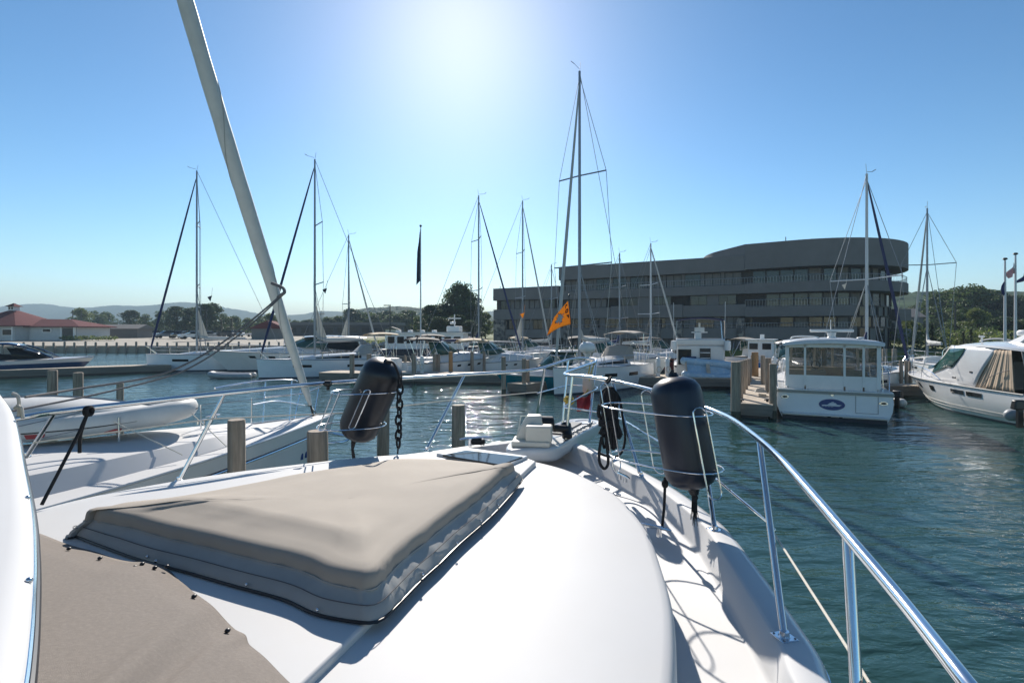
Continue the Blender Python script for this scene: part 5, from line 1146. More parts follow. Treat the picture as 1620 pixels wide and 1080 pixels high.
# ================================================================ OTHER POWER BOATS
def express(label, bow, heading, L=11, B=3.6, top='gel_smooth', glass='glass_teal', hullm='white_hull', zb=1.7, zs=1.2, hard=True, cat='boat', name='motor_boat', arch=False, bim=None, group=None, canopy=None):
    t = boat_root(name, label, bow, heading, L, group, cat); h = Hull(L, B, zs, zb, rake=L*.13, tr=.92, p=2.1, pw=1.45)
    h.skin().build('hull', [hullm, 'boot', 'antifoul'], t, sharp=50); h.deck(u0=.2, dz=.02).build('deck', 'gelcoat', t); h.edge(.03, .02, .01).build('rub_rail', 'canvas_grey', t)
    cs = [(L*.33, B*.40, B*.34, zs, zs+.75), (L*.50, B*.38, B*.30, zs+.05, zs+.72), (L*.68, B*.28, B*.2, zs+.1, zs+.62), (L*.84, B*.14, B*.08, zs+.3, zs+.5), (L*.88, B*.06, B*.03, zs+.3, zs+.42)]
    c = cabin(cs).build('cabin', 'gel_smooth', t, sharp=50)
    zt = zs+1.55
    w0, w1 = B*.40, B*.31
    fr_ = [(-w0, L*.30, zs+.6), (-w0, L*.42, zs+.68), (0, L*.56, zs+.74), (w0, L*.42, zs+.68), (w0, L*.30, zs+.6)]
    up = [(-w1, L*.26, zt), (-w1, L*.33, zt), (0, L*.40, zt+.05), (w1, L*.33, zt), (w1, L*.26, zt)]
    MB().loft([[V(*p) for p in fr_], [V(*p) for p in up]], closed=False).build('windscreen', glass, t, sharp=20, solid=.02)
    mb = MB(); mb.tube([V(*p) for p in up], .03, 5); [mb.tube([V(*a), V(*b)], .025, 5) for a, b in zip(fr_, up)]; mb.build('windscreen_frame', top, t)
    if hard:
        r = []
        for y, w_, z in ((L*.02, w1*.95, zt-.06), (L*.06, w1*1.1, zt+.02), (L*.25, w1*1.12, zt+.1), (L*.38, w1*.9, zt+.08), (L*.42, w1*.6, zt+.02)):
            r.append([V(-w_, y, z-.03), V(-w_*.9, y, z+.04), V(0, y, z+.1), V(w_*.9, y, z+.04), V(w_, y, z-.03), V(0, y, z)])
        MB().loft(r).build('hardtop', top, t)
        for sd in (-1, 1): MB().bar((sd*w0, L*.05, zs+.1), (sd*w1, L*.08, zt), .08, .06).build('post', top, t); MB().loft([[(sd*w0, L*.06, zs+.2), (sd*w0, L*.3, zs+.6), (sd*w1, L*.27, zt), (sd*w1, L*.09, zt)], [(sd*w0*.98, L*.06, zs+.2), (sd*w0*.98, L*.3, zs+.6), (sd*w1*.98, L*.27, zt), (sd*w1*.98, L*.09, zt)]]).build('side_curtain', canopy or 'glass_dark', t)
    if bim:
        zz = zt+.15; mb = MB(); mb.loft([[V(x, y, zz+.2*(1-(x/(B*.4))**2)-.12*((y-L*.17)/(L*.16))**2) for x in [B*.4*k/4 for k in range(-4, 5)]] for y in [lerp(L*.01, L*.33, k/6) for k in range(7)]], closed=False); b_ = mb.build('bimini', bim, t, solid=.03, sharp=80)
        for sd in (-1, 1):
            mb = MB()
            for ya, yb in ((L*.1, L*.02), (L*.14, L*.32), (L*.12, L*.17)): mb.tube([V(sd*B*.42, ya, zs), V(sd*B*.39, yb, zz)], .018, 5)
            mb.build('bimini_frame', 'stainless', b_)
    for sd in (-1, 1):
        mb = MB(); mb.tube(catmull([h.pt(.42, 0, sd, -.1)+V(0, 0, .1), h.pt(.5, 0, sd, -.12)+V(0, 0, .5), h.pt(.75, 0, sd, -.1)+V(0, 0, .6), h.pt(1, 0, sd)+V(0, .1, .62)], 4), .018, 6)
        for u in (.55, .65, .75, .85, .95): mb.tube([h.pt(u, 0, sd, -.1), h.pt(u, 0, sd, -.12)+V(0, 0, .58)], .014, 5)
        mb.build('bow_rail', 'stainless', t)
        for a in (.5, .62, .74): h.port(a, a+.04, .2, .32, sd).build('porthole', 'glass_dark', t)
    return t, h
express('white express cruiser with hardtop and teal windscreen between the two pale sailboats', (-26.2, 43.2), 243, 13.5, 4.1, zb=1.85, zs=1.35)
express('smaller white sport boat with beige folded canopy behind the express cruiser', (-25.2, 50.5), 243, 8.5, 2.9, zb=1.25, zs=1.0, hard=False, bim='canvas_tan')
express('white sedan boat with teal hull side and pale hardtop beside the short pier', (-3.0, 33.2), 262, 6.6, 2.4, hullm='hull_teal', zb=1.05, zs=.75) if False else None
# teal pilothouse boat
t = boat_root('pilothouse_boat', 'teal hulled runabout with open pale hardtop moored at the short pier', (-.9, 28.2), 243, 6.6, cat='boat')
h = Hull(6.6, 2.5, .75, 1.05, rake=.9, tr=.92, p=2.2); h.skin().build('hull', ['hull_teal', 'hull_teal', 'antifoul'], t, sharp=50); h.deck(dz=.0).build('deck', 'gelcoat', t)
h.edge(.04, .0, .01).build('rub_rail', 'white_plastic', t); cabin([(2.2, .95, .8, .75, 1.25), (3.6, .9, .7, .8, 1.22), (5.4, .45, .3, .95, 1.12)]).build('cuddy', 'gel_smooth', t)
zt = 2.25
MB().loft([[(-.95, 2.2, 1.2), (-.9, 3.2, 1.22), (0, 3.9, 1.25), (.9, 3.2, 1.22), (.95, 2.2, 1.2)], [(-.85, 1.9, zt-.06), (-.8, 2.5, zt-.06), (0, 2.8, zt-.05), (.8, 2.5, zt-.06), (.85, 1.9, zt-.06)]], closed=False).build('windscreen', 'glass_teal', t, solid=.02, sharp=20)
MB().box((0, 1.85, zt), (1.95, 2.3, .08)).build('hardtop', 'gel_smooth', t, bevel=.03, seg=3)
for sd in (-1, 1):
    MB().bar((sd*.98, .8, .8), (sd*.86, 1.5, zt), .05, .05).build('post', 'frame_dark', t); MB().bar((sd*.95, 3.0, 1.15), (sd*.82, 2.4, zt), .06, .05).build('post', 'white_plastic', t)
MB().box((0, -.15, .9), (.5, .5, .7), top=.8).build('outboard', 'canvas_black', t, bevel=.08, seg=3)
MB().box((-.3, 1.3, 1.0), (.5, .45, .8)).build('seat', 'white_plastic', t, bevel=.05)
# blue runabout far left
t = boat_root('runabout', 'navy and white sport runabout with swept arch behind the left dock', (-34.4, 41.6), 58, 9.2, cat='boat')
h = Hull(9.2, 2.9, 1.15, 1.3, rake=1.1, tr=.92, p=1.9); h.skin(ts=(0, .04, .22, .24, .6, .86, .94, 1.0, 1.2), mis=(1, 1, 0, 0, 0, 0, 2, 2)).build('hull', ['hull_navy', 'gel_smooth', 'antifoul'], t, sharp=50); h.deck(dz=-.02, crown=.12).build('deck', 'gel_smooth', t)
cabin([(.6, 1.15, .9, 1.1, 1.6), (3.0, 1.15, .85, 1.15, 1.75), (5.8, .9, .6, 1.2, 1.55), (7.2, .5, .3, 1.25, 1.4)]).build('cockpit_cover', 'canvas_black', t, sharp=60)
ws = MB().loft([[(-1.1, 4.6, 1.5), (-.7, 6.2, 1.45), (0, 6.8, 1.45), (.7, 6.2, 1.45), (1.1, 4.6, 1.5)], [(-.95, 4.2, 2.2), (-.6, 5.0, 2.1), (0, 5.4, 2.05), (.6, 5.0, 2.1), (.95, 4.2, 2.2)]], closed=False).build('windscreen', 'glass_dark', t, solid=.02)
for sd in (-1, 1): MB().tube(catmull([(sd*1.1, 6.9, 1.35), (sd*1.1, 5.7, 2.05), (sd*1.0, 4.7, 2.4), (sd*.95, 3.2, 2.45), (sd*1.0, 1.8, 2.3), (sd*1.1, .8, 1.3)], 4), .06, 6).build('arch_leg', 'hull_navy', t)
MB().loft([[(-1.0, y, z), (-.5, y, z+.08), (.5, y, z+.08), (1.0, y, z)] for y, z in ((2.4, 2.35), (3.1, 2.48), (4.2, 2.48), (5.0, 2.3))], closed=False).build('arch_top', 'hull_navy', t, solid=.05)
# skiff stub beside the dock, little grey dinghy
t = boat_root('skiff', 'small open skiff with outboard moored left of the plumb bowed sailboat', (-33.6, 50.8), 262, 4.4, cat='boat'); h = Hull(4.4, 1.6, .6, .75, rake=.4); h.skin().build('hull', ['white_hull', 'boot', 'antifoul'], t); h.edge(.04).build('gunwale', 'black_rubber', t); h.deck(dz=.15).build('deck', 'cream', t)
MB().box((0, -.1, .85), (.35, .4, .5), top=.8).build('outboard', 'white_plastic', t, bevel=.06); MB().box((0, 1.6, .75), (.6, .5, .6)).build('console', 'white_plastic', t, bevel=.06)
dinghy('flat grey inflatable dinghy floating beside the blue white sailboat bow', (-22.2, 37.0), 262, 2.9, 1.4, .21, 'dinghy_grey', .16)
# flybridge boat with RIB on its stern, centre right
t = boat_root('flybridge_boat', 'white flybridge boat with navy bimini seen from astern behind the navy fender', (14.8, 40.8), 18, 9.0, cat='boat')
h = Hull(9, 3.3, 1.1, 1.6, tr=.93); h.skin().build('hull', ['white_hull', 'white_hull', 'antifoul'], t, sharp=50); h.deck(u0=.2).build('deck', 'gelcoat', t)
MB().box((0, 1.9, 1.75), (2.9, 2.9, 1.5)).build('deckhouse', 'gel_smooth', t, bevel=.08)
MB().box((-.95, .43, 1.75), (.8, .04, 1.0)).build('window', 'glass_dark', t); MB().box((.3, .43, 1.7), (.65, .04, 1.25)).build('doorway', 'frame_dark', t)
for k in range(3): MB().box((.3, .38, 1.35+.35*k), (.6, .06, .05)).build('step', 'white_plastic', t)
MB().box((0, 1.7, 2.72), (3.0, 2.6, .45)).build('flybridge', 'gel_smooth', t, bevel=.1); MB().box((-.1, 1.5, 3.15), (.42, .4, .5)).build('helm', 'white_plastic', t, bevel=.05)
MB().box((0, 1.55, 3.55), (.62, .2, .30)).build('chart_plotter', 'white_plastic', t, bevel=.04); MB().box((0, 1.55, 3.85), (.12, .12, .3)).build('post', 'white_plastic', t); MB().box((0, 1.55, 3.36), (1.0, .1, .07)).build('crossbar', 'white_plastic', t)
mb = MB(); mb.loft([[V(x, y, 4.15+.15*(1-(x/1.45)**2)) for x in [1.45*k/4 for k in range(-4, 5)]] for y in (.3, 1.2, 2.4, 3.0)], closed=False); mb.build('bimini', 'canvas_navy', t, solid=.05, sharp=80)
for sd in (-1, 1):
    for y in (.35, 2.9): MB().tube([(sd*1.5, y*.6+.5, 2.5), (sd*1.43, y, 4.15)], .025, 6).build('bimini_post', 'stainless', t)
    MB().lathe((sd*1.62, .25, 2.2), [(0, 0), (.17, .02), (.2, .3), (.17, .6), (0, .64)], 12).build('fender', 'white_plastic', t)
    MB().tube([(sd*1.6, 2.2, 1.2), (sd*1.65, 2.2, 5.4)], .015, 5).build('antenna', 'white_plastic', t)
MB().box((-.55, .1, 1.5), (.62, .1, .62)).build('seat_cover', 'canvas_navy', t, bevel=.05)
MB().box((0, -.1, .42), (3.0, .7, .12)).build('swim_platform', 'cream', t, bevel=.03); MB().box((0, .02, .8), (2.9, .06, .6)).build('transom', 'gel_smooth', t)
dn3, _, _ = dinghy('blue and white inflatable dinghy carried on the flybridge boat stern', (14.1, 30.75), 103, 3.4, 1.5, .23, 'dinghy_blue', 1.15)
dn3.rotation_euler = (R(-8), R(52), -R(103))
# blue hulled workboat
t = boat_root('pilothouse_boat', 'bright blue hulled workboat with pale pilothouse behind the pier posts', (23.2, 45.8), 35, 6.5, cat='boat'); h = Hull(6.5, 2.6, .95, 1.2); h.skin().build('hull', ['hull_blue', 'hull_blue', 'antifoul'], t, sharp=50); h.deck().build('deck', 'gelcoat', t)
MB().box((0, 3.2, 1.85), (1.9, 1.9, 1.7)).build('pilothouse', 'white_paint', t, bevel=.05); MB().box((0, 3.2, 2.75), (2.2, 2.2, .12)).build('roof', 'white_paint', t, bevel=.03)
for x in (-.5, .5): MB().box((x, 2.23, 2.2), (.65, .05, .5)).build('window', 'glass_dark', t)
MB().box((0, 3.3, 3.0), (.3, .3, .4)).build('light_box', 'white_plastic', t); MB().box((-.2, 1.0, 1.25), (.5, .5, .5)).build('crate', 'wood_orange', t)
# white cuddy boat with bow left of flybridge boat
express('low white cabin boat with long foredeck left of the flybridge boat', (12.2, 38.6), 97, 8.0, 2.8, zb=1.5, zs=1.2, hard=False, bim='canvas_black')
express('white cruiser with dark red hull stripe behind the flybridge boat', (11.8, 44.5), 250, 7.5, 2.7, hullm='hull_red', zb=1.2, zs=1.0)
# trawler with wheelhouse, left of centre
t = boat_root('trawler', 'dark hulled passenger trawler with long row of white cabin windows at centre left', (-3.0, 61), 96, 13, cat='boat'); h = Hull(13, 3.8, 1.35, 1.8, tr=.9); h.skin().build('hull', ['antifoul', 'antifoul', 'antifoul'], t, sharp=50); h.deck().build('deck', 'gelcoat', t)
MB().box((0, 5.6, 2.35), (3.0, 9.6, 1.9)).build('deckhouse', 'white_paint', t, bevel=.05); MB().box((0, 5.6, 3.36), (3.4, 10.2, .12)).build('roof', 'white_paint', t)
for k in range(8):
    for sd in (-1, 1): MB().box((sd*1.52, 1.6+k*1.15, 2.5), (.05, .8, .8)).build('window', 'glass_dark', t)
MB().box((0, 9.0, 3.8), (1.8, 1.6, .7)).build('wheelhouse', 'white_paint', t, bevel=.1); mb = MB(); mb.cyl((0, 9, 4.1), (0, 9, 5.6), .07); mb.build('mast', 'white_plastic', t); MB().box((0, 9, 5.1), (.2, 1.6, .12)).build('radar_bar', 'white_plastic', t); MB().box((0, 8.8, 4.55), (.8, .6, .3)).build('radome', 'white_plastic', t, bevel=.1)
for k in range(4): MB().box((0, 2+k*1.5, 3.55), (.6, .5, .28)).build('locker', 'white_plastic', t, bevel=.04)
# white cruiser bow right, tan canopy boats in the centre
express('white cruiser with grey lower hull and black canopy at the centre dock', (-1.0, 39.8), 68, 7.4, 2.8, zb=1.5, zs=1.1, hullm='white_hull', hard=False, bim='canvas_black')
express('cluttered white boat under a curved tan awning behind the teal runabout', (2.6, 41.5), 75, 7.2, 2.9, zb=1.3, zs=1.0, hard=False, bim='canvas_tan')
express('small white boat with folded dark canopy at far right behind the dock', (38.0, 36.0), -35, 6.5, 2.5, zb=1.1, zs=.9, hard=False, bim='canvas_black')
express('grey white boat bow poking out behind the cruiser at the right dock', (18.5, 31.8), 200, 6.8, 2.6, zb=1.1, zs=.9, hard=False, bim='canvas_grey')
dinghy('cream inflatable dinghy with black motor between the two right hand cruisers', (16.3, 24.8), 345, 2.4, 1.3, .19, 'dinghy_white', .2, motor=True)
for (lb, bw_, hd_, L_, cv) in (('white open boat with grey cover behind the sloping rocks', (-7.8, 70), 80, 7.5, 'canvas_grey'), ('low white boat with navy cover at the far centre float', (-.5, 66), 85, 7, 'canvas_navy'), ('white day boat with beige cover by the office building end', (6.5, 63), 80, 7, 'canvas_tan'), ('white launch with black cover below the stone piers', (20.5, 56.5), 70, 7.5, 'canvas_black'), ('white boat with pale cover under the building middle', (27.5, 52), 60, 7, 'canvas_beige'), ('white boat with navy cover beneath the round tower', (33.5, 49.0), 60, 7, 'canvas_navy'), ('white cuddy boat at the far right float', (45, 46), 50, 7, 'canvas_grey')):
    express(lb, bw_, hd_, L_, 2.5, zb=1.25, zs=1.0, hard=False, bim=cv)
q = P(929, 553, 27.6)
t = thing('satellite_dome', 'white satellite dome on a tapered pedestal on the foredeck of the tallest masted sailboat', 'antenna dome', (q.x, q.y, 1.4))
MB().lathe((q.x, q.y, 2.22), [(0, .0), (.30, .03), (.44, .16), (.46, .28), (.38, .48), (.2, .60), (0, .62)], 24).build('dome', 'white_plastic', t, world=True, sharp=80)
MB().lathe((q.x, q.y, 1.38), [(.24, 0), (.22, .2), (.13, .32), (.12, .7), (.2, .80), (.24, .85), (0, .86)], 18).build('pedestal', 'white_plastic', t, world=True, sharp=60)
# ================================================================ DOCKS
def dock(name, label, p0, p1, w, z=.62, plank=.16, joists=True):
    p0, p1 = V(*p0), V(*p1); d = (p1-p0); L = d.length; d.normalize(); n_ = V(-d.y, d.x)
    t = thing(name, label, 'dock', (p0.x, p0.y, 0), math.atan2(d.y, d.x)); rr = random.Random(int(p0.x*7+p0.y))
    mb = MB(); k = int(L/plank)
    for i in range(k): mb.box((plank*(i+.5), rr.uniform(-.01, .01), z-.02+rr.uniform(-.004, .004)), (plank-.012, w, .04), rr.uniform(-.004, .004))
    mb.build('deck_boards', 'wood_plank', t, sharp=None, kind='stuff')
    for s_ in (-1, 1):
        MB().box((L/2, s_*(w/2-.03), z-.17), (L, .07, .24)).build('fascia_board', 'wood_fascia', t); MB().box((L/2, s_*(w/2-.05), z-.40), (L, .07, .2)).build('fascia_board', 'wood_fascia', t)
    for x in (0.03, L-.03): MB().box((x, 0, z-.25), (.07, w-.1, .42)).build('end_board', 'wood_fascia', t)
    MB().box((L/2, 0, z-.55), (L-.2, w-.3, .5)).build('float', 'black_rubber', t)
    return t
dock('dock', 'long grey timber dock in front of the navy runabout at far left', (-52, 26.0), (-29.6, 43.8), 2.0)
dock('main_dock', 'main timber dock crossing behind the leaning fender', (-13, 35.6), (16.5, 30.6), 2.2)
dock('finger_pier', 'short timber finger pier beside the teal runabout', (.25, 27.2), (4.0, 32.6), 1.25, z=.6)
dock('finger_pier', 'timber finger pier between navy fender and the fishing cruiser', (9.35, 19.6), (14.9, 30.6), 1.35, z=.57)
dock('finger_pier', 'pale timber pier between the two right hand cruisers', (16.8, 27.0), (27, 26.0), 1.3, z=.6)
dock('back_dock', 'distant dock running below the office building', (-20, 62), (50, 40), 2.0)
dock('finger_pier', 'finger dock beside the blue white sailboat at left centre', (-19, 41.5), (-9.5, 47.5), 1.3)
dock('finger_pier', 'dock fingers in front of the trawler at centre left', (-10, 44), (6, 41.5), 1.8)
dock('finger_pier', 'short dock under the flybridge boat stern', (15.5, 31.2), (19.5, 39), 1.1)
# power pedestals
pm = MB(); pm.box((0, 0, .45), (.22, .2, .9)); pm.box((0, 0, .98), (.28, .26, .14), top=.8); pm.lathe((0, 0, 1.05), [(.1, 0), (.1, .08), (.03, .13), (0, .14)], 8); pm = pm.mesh('pedestal', 'white_plastic')
pr_ = MB(); pr_.tube([V(.02, -.16, .45)+V(math.cos(a)*.14, 0, math.sin(a)*.18) for a in [i*math.pi/6 for i in range(12)]], .03, 5, closed=True); pr_ = pr_.mesh('hose', 'rope_white')
peds = [((-6.6, 34.4), 'left one of the pair at the centre left dock'), ((-6.1, 34.3), 'right one of the pair at the centre left dock'), ((9.15, 31.7), 'left of the pair on the main dock beside the navy fender'), ((9.7, 31.6), 'right of the pair on the main dock beside the navy fender'), ((16.2, 30.2), 'at the head of the finger pier'), ((17.2, 33.2), 'behind the fishing cruiser rail'), ((22.6, 26.6), 'left one on the pier between the right hand cruisers'), ((24.2, 26.5), 'middle one on the pier between the right hand cruisers'), ((25.6, 26.3), 'right one on the pier between the right hand cruisers'), ((6.2, 46.2+8), 'on the distant dock below the orange flag'), ((30, 46.3), 'on the distant dock below the tower')]
for (x, y), lb in peds:
    o = bpy.data.objects.new('power_pedestal', pm); COL.objects.link(o); o.location = (x, y, .6); tag(o, 'white power pedestal, '+lb, 'pedestal', 'dock power pedestals')
    hh = bpy.data.objects.new('hose', pr_); COL.objects.link(hh); hh.parent = o
# pilings
pmesh = {}
def piling(px, ytop, Y, wpx, label, m='wood_pile', zt=None, X=None, group='timber pilings'):
    x = (px-CX)/F*Y; z = zt if zt is not None else H-(ytop-HY)/F*Y; r = max(.09, wpx/2/F*Y)
    rr = random.Random(int(px*13+Y)); mb = MB(); n = 12; ex = 3 if Y < 30 else 0
    rings = []
    for zz, k in ((-1.2, 1.03), (.0, 1.025), (.32, 1.012), (.36, 1.01), (z*.6, 1.0), (z-.05, .985), (z-.012, .97), (z+.0, .90)):
        rings.append([(r*k*(1+.03*math.sin(3*a+px)+.02*math.sin(7*a))*math.cos(a), r*k*(1+.03*math.sin(3*a+px)+.02*math.sin(7*a))*math.sin(a), zz) for a in [2*math.pi*i/n for i in range(n)]])
    mb.loft(rings, mis=[1, 1]+[0]*(len(rings)-3)); o = mb.build('piling', [m, 'wood_wet'], sharp=40); o.location = (x, Y, 0); o.rotation_euler = (rr.uniform(-.012, .012), rr.uniform(-.012, .012), rr.uniform(0, 6))
    return tag(o, label, 'piling', group)
piling(375, 663, 6.7, 26, 'thick timber piling between our bow rail and the neighbour hull'); piling(504, 681, 7.9, 32, 'short stout timber piling below the neighbour anchor'); piling(606, 628, 12, 19, 'timber piling right behind the leaning black fender'); piling(725, 640, 11.5, 21, 'timber piling seen over the bow left of the windlass')
piling(83, 585.5, 18, 13, 'left of two square topped pilings beyond the white dinghy'); piling(124, 589, 18, 13, 'right of two square topped pilings beyond the white dinghy'); piling(190, 606, 15, 3, 'thin post rising behind the white dinghy bow')
for px, yt, Y, w_, lb in ((557, 560, 34.2, 7.5, 'piling in front of the blue white sailboat stern'), (584, 560, 35, 7.5, 'piling just above the leaning fender top'), (655, 559, 33.6, 7, 'tall piling at the left end of the main dock'), (688, 560, 36, 6, 'left of a close pair of pilings on the main dock'), (693, 560, 36.4, 6, 'right of a close pair of pilings on the main dock'), (641, 562, 40, 5, 'far piling behind the power pedestals'), (727, 563, 44, 5, 'thin far piling at the centre'), (747, 556, 37.5, 5.5, 'piling below the sagging white boom'), (766, 556, 38, 5, 'piling by the foot of the dark sail mast'), (797, 564, 27.0, 7.5, 'left corner piling of the short finger pier'), (829, 567, 27.3, 6.5, 'left of the double pilings at the short finger pier'), (835, 569, 27.9, 6, 'right of the double pilings at the short finger pier')):
    piling(px, yt, Y, w_, lb)
piling(713, 556, 35.6, 6.5, 'piling coloured orange as if sunlit on the main dock', 'wood_orange')  # warm sunlight on this post is put into its orange wood colour
for k, (px, yt, Y, w_) in enumerate(((1164, 572, 19.4, 15), (1170, 571, 21.3, 10), (1174.5, 570, 23, 9), (1178.5, 569, 24.8, 8.5), (1182, 568, 26.6, 8), (1185, 567, 28.4, 7.5))):
    piling(px, yt, Y, w_, ('nearest tall piling at the left edge', 'second tall piling along the left edge', 'third tall piling along the left edge', 'fourth tall piling along the left edge', 'fifth tall piling along the left edge', 'farthest tall piling along the left edge')[k]+' of the right finger pier')
piling(1223, 575, 19.6, 11, 'tall piling against the fishing cruiser corner'); piling(1216, 566, 23.5, 9, 'second piling beside the fishing cruiser'); piling(1207, 562, 27, 7, 'third piling beside the fishing cruiser'); piling(1195, 557, 31.5, 10, 'brown stub piling at the pier head', 'wood_orange')
for px, yt, lb in ((1426, 570, 'left of three thin pilings right of the fishing cruiser'), (1434, 571, 'middle of three thin pilings right of the fishing cruiser'), (1440, 571, 'right of three thin pilings right of the fishing cruiser')): piling(px, yt, 27.5, 5, lb)
for i, (px, Y) in enumerate(((1290, 36), (1304, 37), (1400, 38), (1415, 36.5), (1502, 39), (1022, 44), (1068, 45))): piling(px, 552, Y, 7, ('pale capped', 'short pale capped', 'stout', 'tilted', 'weathered', 'slim', 'dark')[i]+' piling on the far floats '+('behind the pier head', 'next to the pier head', 'behind the cruiser roof', 'near the thin pilings', 'behind the right cruiser bow', 'left of the flybridge boat', 'by the low cabin boat')[i])
# dock clutter on the right finger pier
o = MB().prism([(-.28, -.15), (.28, -.15), (.28, .15), (-.28, .15)], 0, .12).build('dock_step', 'wood_plank', sharp=None); o.location = (10.9, 22.0, .57); o.rotation_euler = (0, 0, 1.1); tag(o, 'small wooden dock step at the right edge of the finger pier', 'step')
o = MB().prism([(-.32, -.12), (.3, -.18), (.25, .15), (-.2, .2)], 0, .15, poly2=[(-.2, -.05), (.1, -.1), (.1, .1), (-.1, .1)]).build('folded_cloth', 'sail_white', sharp=None); o.location = (11.6, 23.6, .57); tag(o, 'crumpled pale cloth lying on the right finger pier', 'cloth')
for x, y, lb in ((9.1, 20.1, 'small black cleat at the near left corner of the right finger pier'), (10.2, 20.2, 'small black cleat at the near right corner of the right finger pier')):
    c = thing('dock_cleat', lb, 'cleat', (x, y, .57)); MB().tube([(-.12, 0, .07), (-.06, 0, .08), (.06, 0, .08), (.12, 0, .07)], .025, 6).build('horn', 'black_plastic', c); MB().cyl((0, 0, 0), (0, 0, .08), .05).build('foot', 'black_plastic', c)

# ================================================================ FLAGS
def flagpole(label, x, y, z0, top, r=.05):
    t = thing('flagpole', label, 'flagpole', (x, y, z0)); MB().tube([V(0, 0, 0), V(0, 0, (top-z0)*.6), V(0, 0, top-z0)], [r*1.25, r, r*.7], 8).build('pole', 'alu_white', t)
    MB().ball((0, 0, top-z0+.08), (r*2, r*2, .1), 10, 6).build('finial', 'frame_dark', t); return t
Yf = 40.0; xf = (665.5-CX)/F*Yf; flagpole('tall flagpole on the centre left dock with limp dark flag', xf, Yf, .6, 11.7)
mb = MB()
def lf(u, v): return V(xf-.04-.30*u*(1-.35*v)*(.25+.75*min(1, (1-v)*3)), Yf+.05*math.sin(u*11+v*4)*(.3+v), 11.45-4.0*(1-v)-.35*u)
mb.grid(lf, 10, 26); tag(mb.build('flag', 'flag_dark', loc=(xf, Yf, 9), sharp=80, solid=.02), 'limp dark flag hanging along the tall centre left flagpole', 'flag')
Yr = 41.0
for px, top_y, lb in ((1590, 411, 'left of two tall flagpoles at the right edge'), (1606.5, 403, 'right and taller of two flagpoles at the right edge')): flagpole(lb, (px-CX)/F*Yr, Yr, 1.0, H+(HY-top_y)/F*Yr, .085)
def flag_patch(fn, stripes, name, label):
    t = thing('flag', label, 'flag', tuple(fn(.5, .5)))
    for k, (v0, v1, u0, u1, m, nm) in enumerate(stripes):
        mb = MB(); mb.grid(lambda u, v: fn(lerp(u0, u1, u), lerp(v0, v1, v)), 14, 3); mb.build(nm, m, t, world=True, sharp=80, solid=.012)
    return t
pt = lambda px, py, dy=0: P(px, py, Yr+dy)
def usf(u, v):   # u from hoist to fly, v 0 bottom .. 1 top ; wind droops it to the left
    top = pt(1606, 415).lerp(pt(1592, 434), u); bot = pt(1606, 431).lerp(pt(1597, 441), min(1, u*1.1))
    return bot.lerp(top, v)+V(0, .12*math.sin(u*7+v*2), -.05*math.sin(u*5)*(1-v))
st = []
for k in range(13):
    v0, v1 = k/13, (k+1)/13; m_ = 'flag_red' if k % 2 == 0 else 'flag_white'
    st.append((v0, v1, 0 if k < 6 else .42, 1, m_, 'stripe'))
st.append((6/13, 1, 0, .42, 'flag_navy', 'canton'))
us = flag_patch(usf, st, 'flag', 'red and white striped national flag drooping from the taller right flagpole')
mb = MB()
for i in range(5):
    for j in range(6):
        q = usf(.04+.42*.9*(j+.3*(i % 2))/6.2, 6/13+(7/13)*(i+.5)/5); mb.box(q+V(0, -.02, 0), (.035, .012, .035))
mb.build('stars', 'flag_white', us, world=True, kind='stuff')
mb = MB(); mb.grid(lambda u, v: pt(1590, 438).lerp(pt(1590.5, 465), 1-v)+V(-.33*u*math.sin(math.pi*min(1, v*1.0+.12))*(1), .05*math.sin(u*9), -.15*u), 10, 12)
tag(mb.build('flag', 'flag_navy', loc=tuple(pt(1588, 450)), sharp=80, solid=.015), 'limp navy flag on the shorter right flagpole', 'flag')
mb = MB(); mb.grid(lambda u, v: pt(1626, 428).lerp(pt(1610, 444), u)+V(0, .1*math.sin(u*8), -.75*(1-v)*(1-.75*u)), 14, 6)
tag(mb.build('flag', 'flag_navy', loc=tuple(pt(1616, 438)), sharp=80, solid=.015), 'blue flag streaming at the right frame edge', 'flag')
# orange flag with lettering and a white figure-less splash emblem, on its staff
Yo = 24.0; po = lambda px, py, dy=0: P(px, py, Yo+dy)
ft = thing('flag', 'orange flag with black letters and a ragged white emblem flying at centre', 'flag', tuple(po(890, 500)))
A_, B_, C_, D_ = po(898.5, 476), po(903.5, 513), po(865, 531), po(877, 501)    # hoist top, hoist bottom, fly bottom, fly top
def of(u, v, off=0):
    top = A_.lerp(D_, u*.62)+ (C_-D_)*max(0, u-.62)*1.9*0; 
    top = A_.lerp(D_, min(1, u/.62)) if u < .62 else D_.lerp(C_, (u-.62)/.38)
    bot = B_.lerp(C_, u)+V(0, 0, .10*math.sin(u*math.pi))
    p = bot.lerp(top, v)+V(0, .05*math.sin(u*6+1)+.03*math.sin(v*5), 0); return p+V(0, -off, 0)
mb = MB(); mb.grid(of, 30, 14); mb.build('cloth', 'flag_orange', ft, world=True, sharp=80, solid=.01)
mb = MB(); pts = []
for k in range(22):
    a = 2*math.pi*k/22; r_ = .72+.28*math.sin(k*2.7)+.12*math.cos(k*5.1); pts.append((.43+.20*r_*math.cos(a), .55+.34*r_*math.sin(a)))
def patch(pts, off, m, nm):
    cx_ = sum(p[0] for p in pts)/len(pts); cz_ = sum(p[1] for p in pts)/len(pts); mb = MB()
    rings = [[of(cx_+(x-cx_)*k, cz_+(z-cz_)*k, off) for x, z in pts] for k in (1, .66, .33, .02)]; mb.loft(rings, cap0=False); return mb.build(nm, m, ft, world=True, sharp=80)
patch([(x*1.0+.0+(x-.43)*.18, z+(z-.55)*.18) for x, z in pts], .018, 'flag_brown', 'emblem_border'); patch(pts, .028, 'flag_white', 'emblem')  # larger brown copy forms a printed border round the white emblem
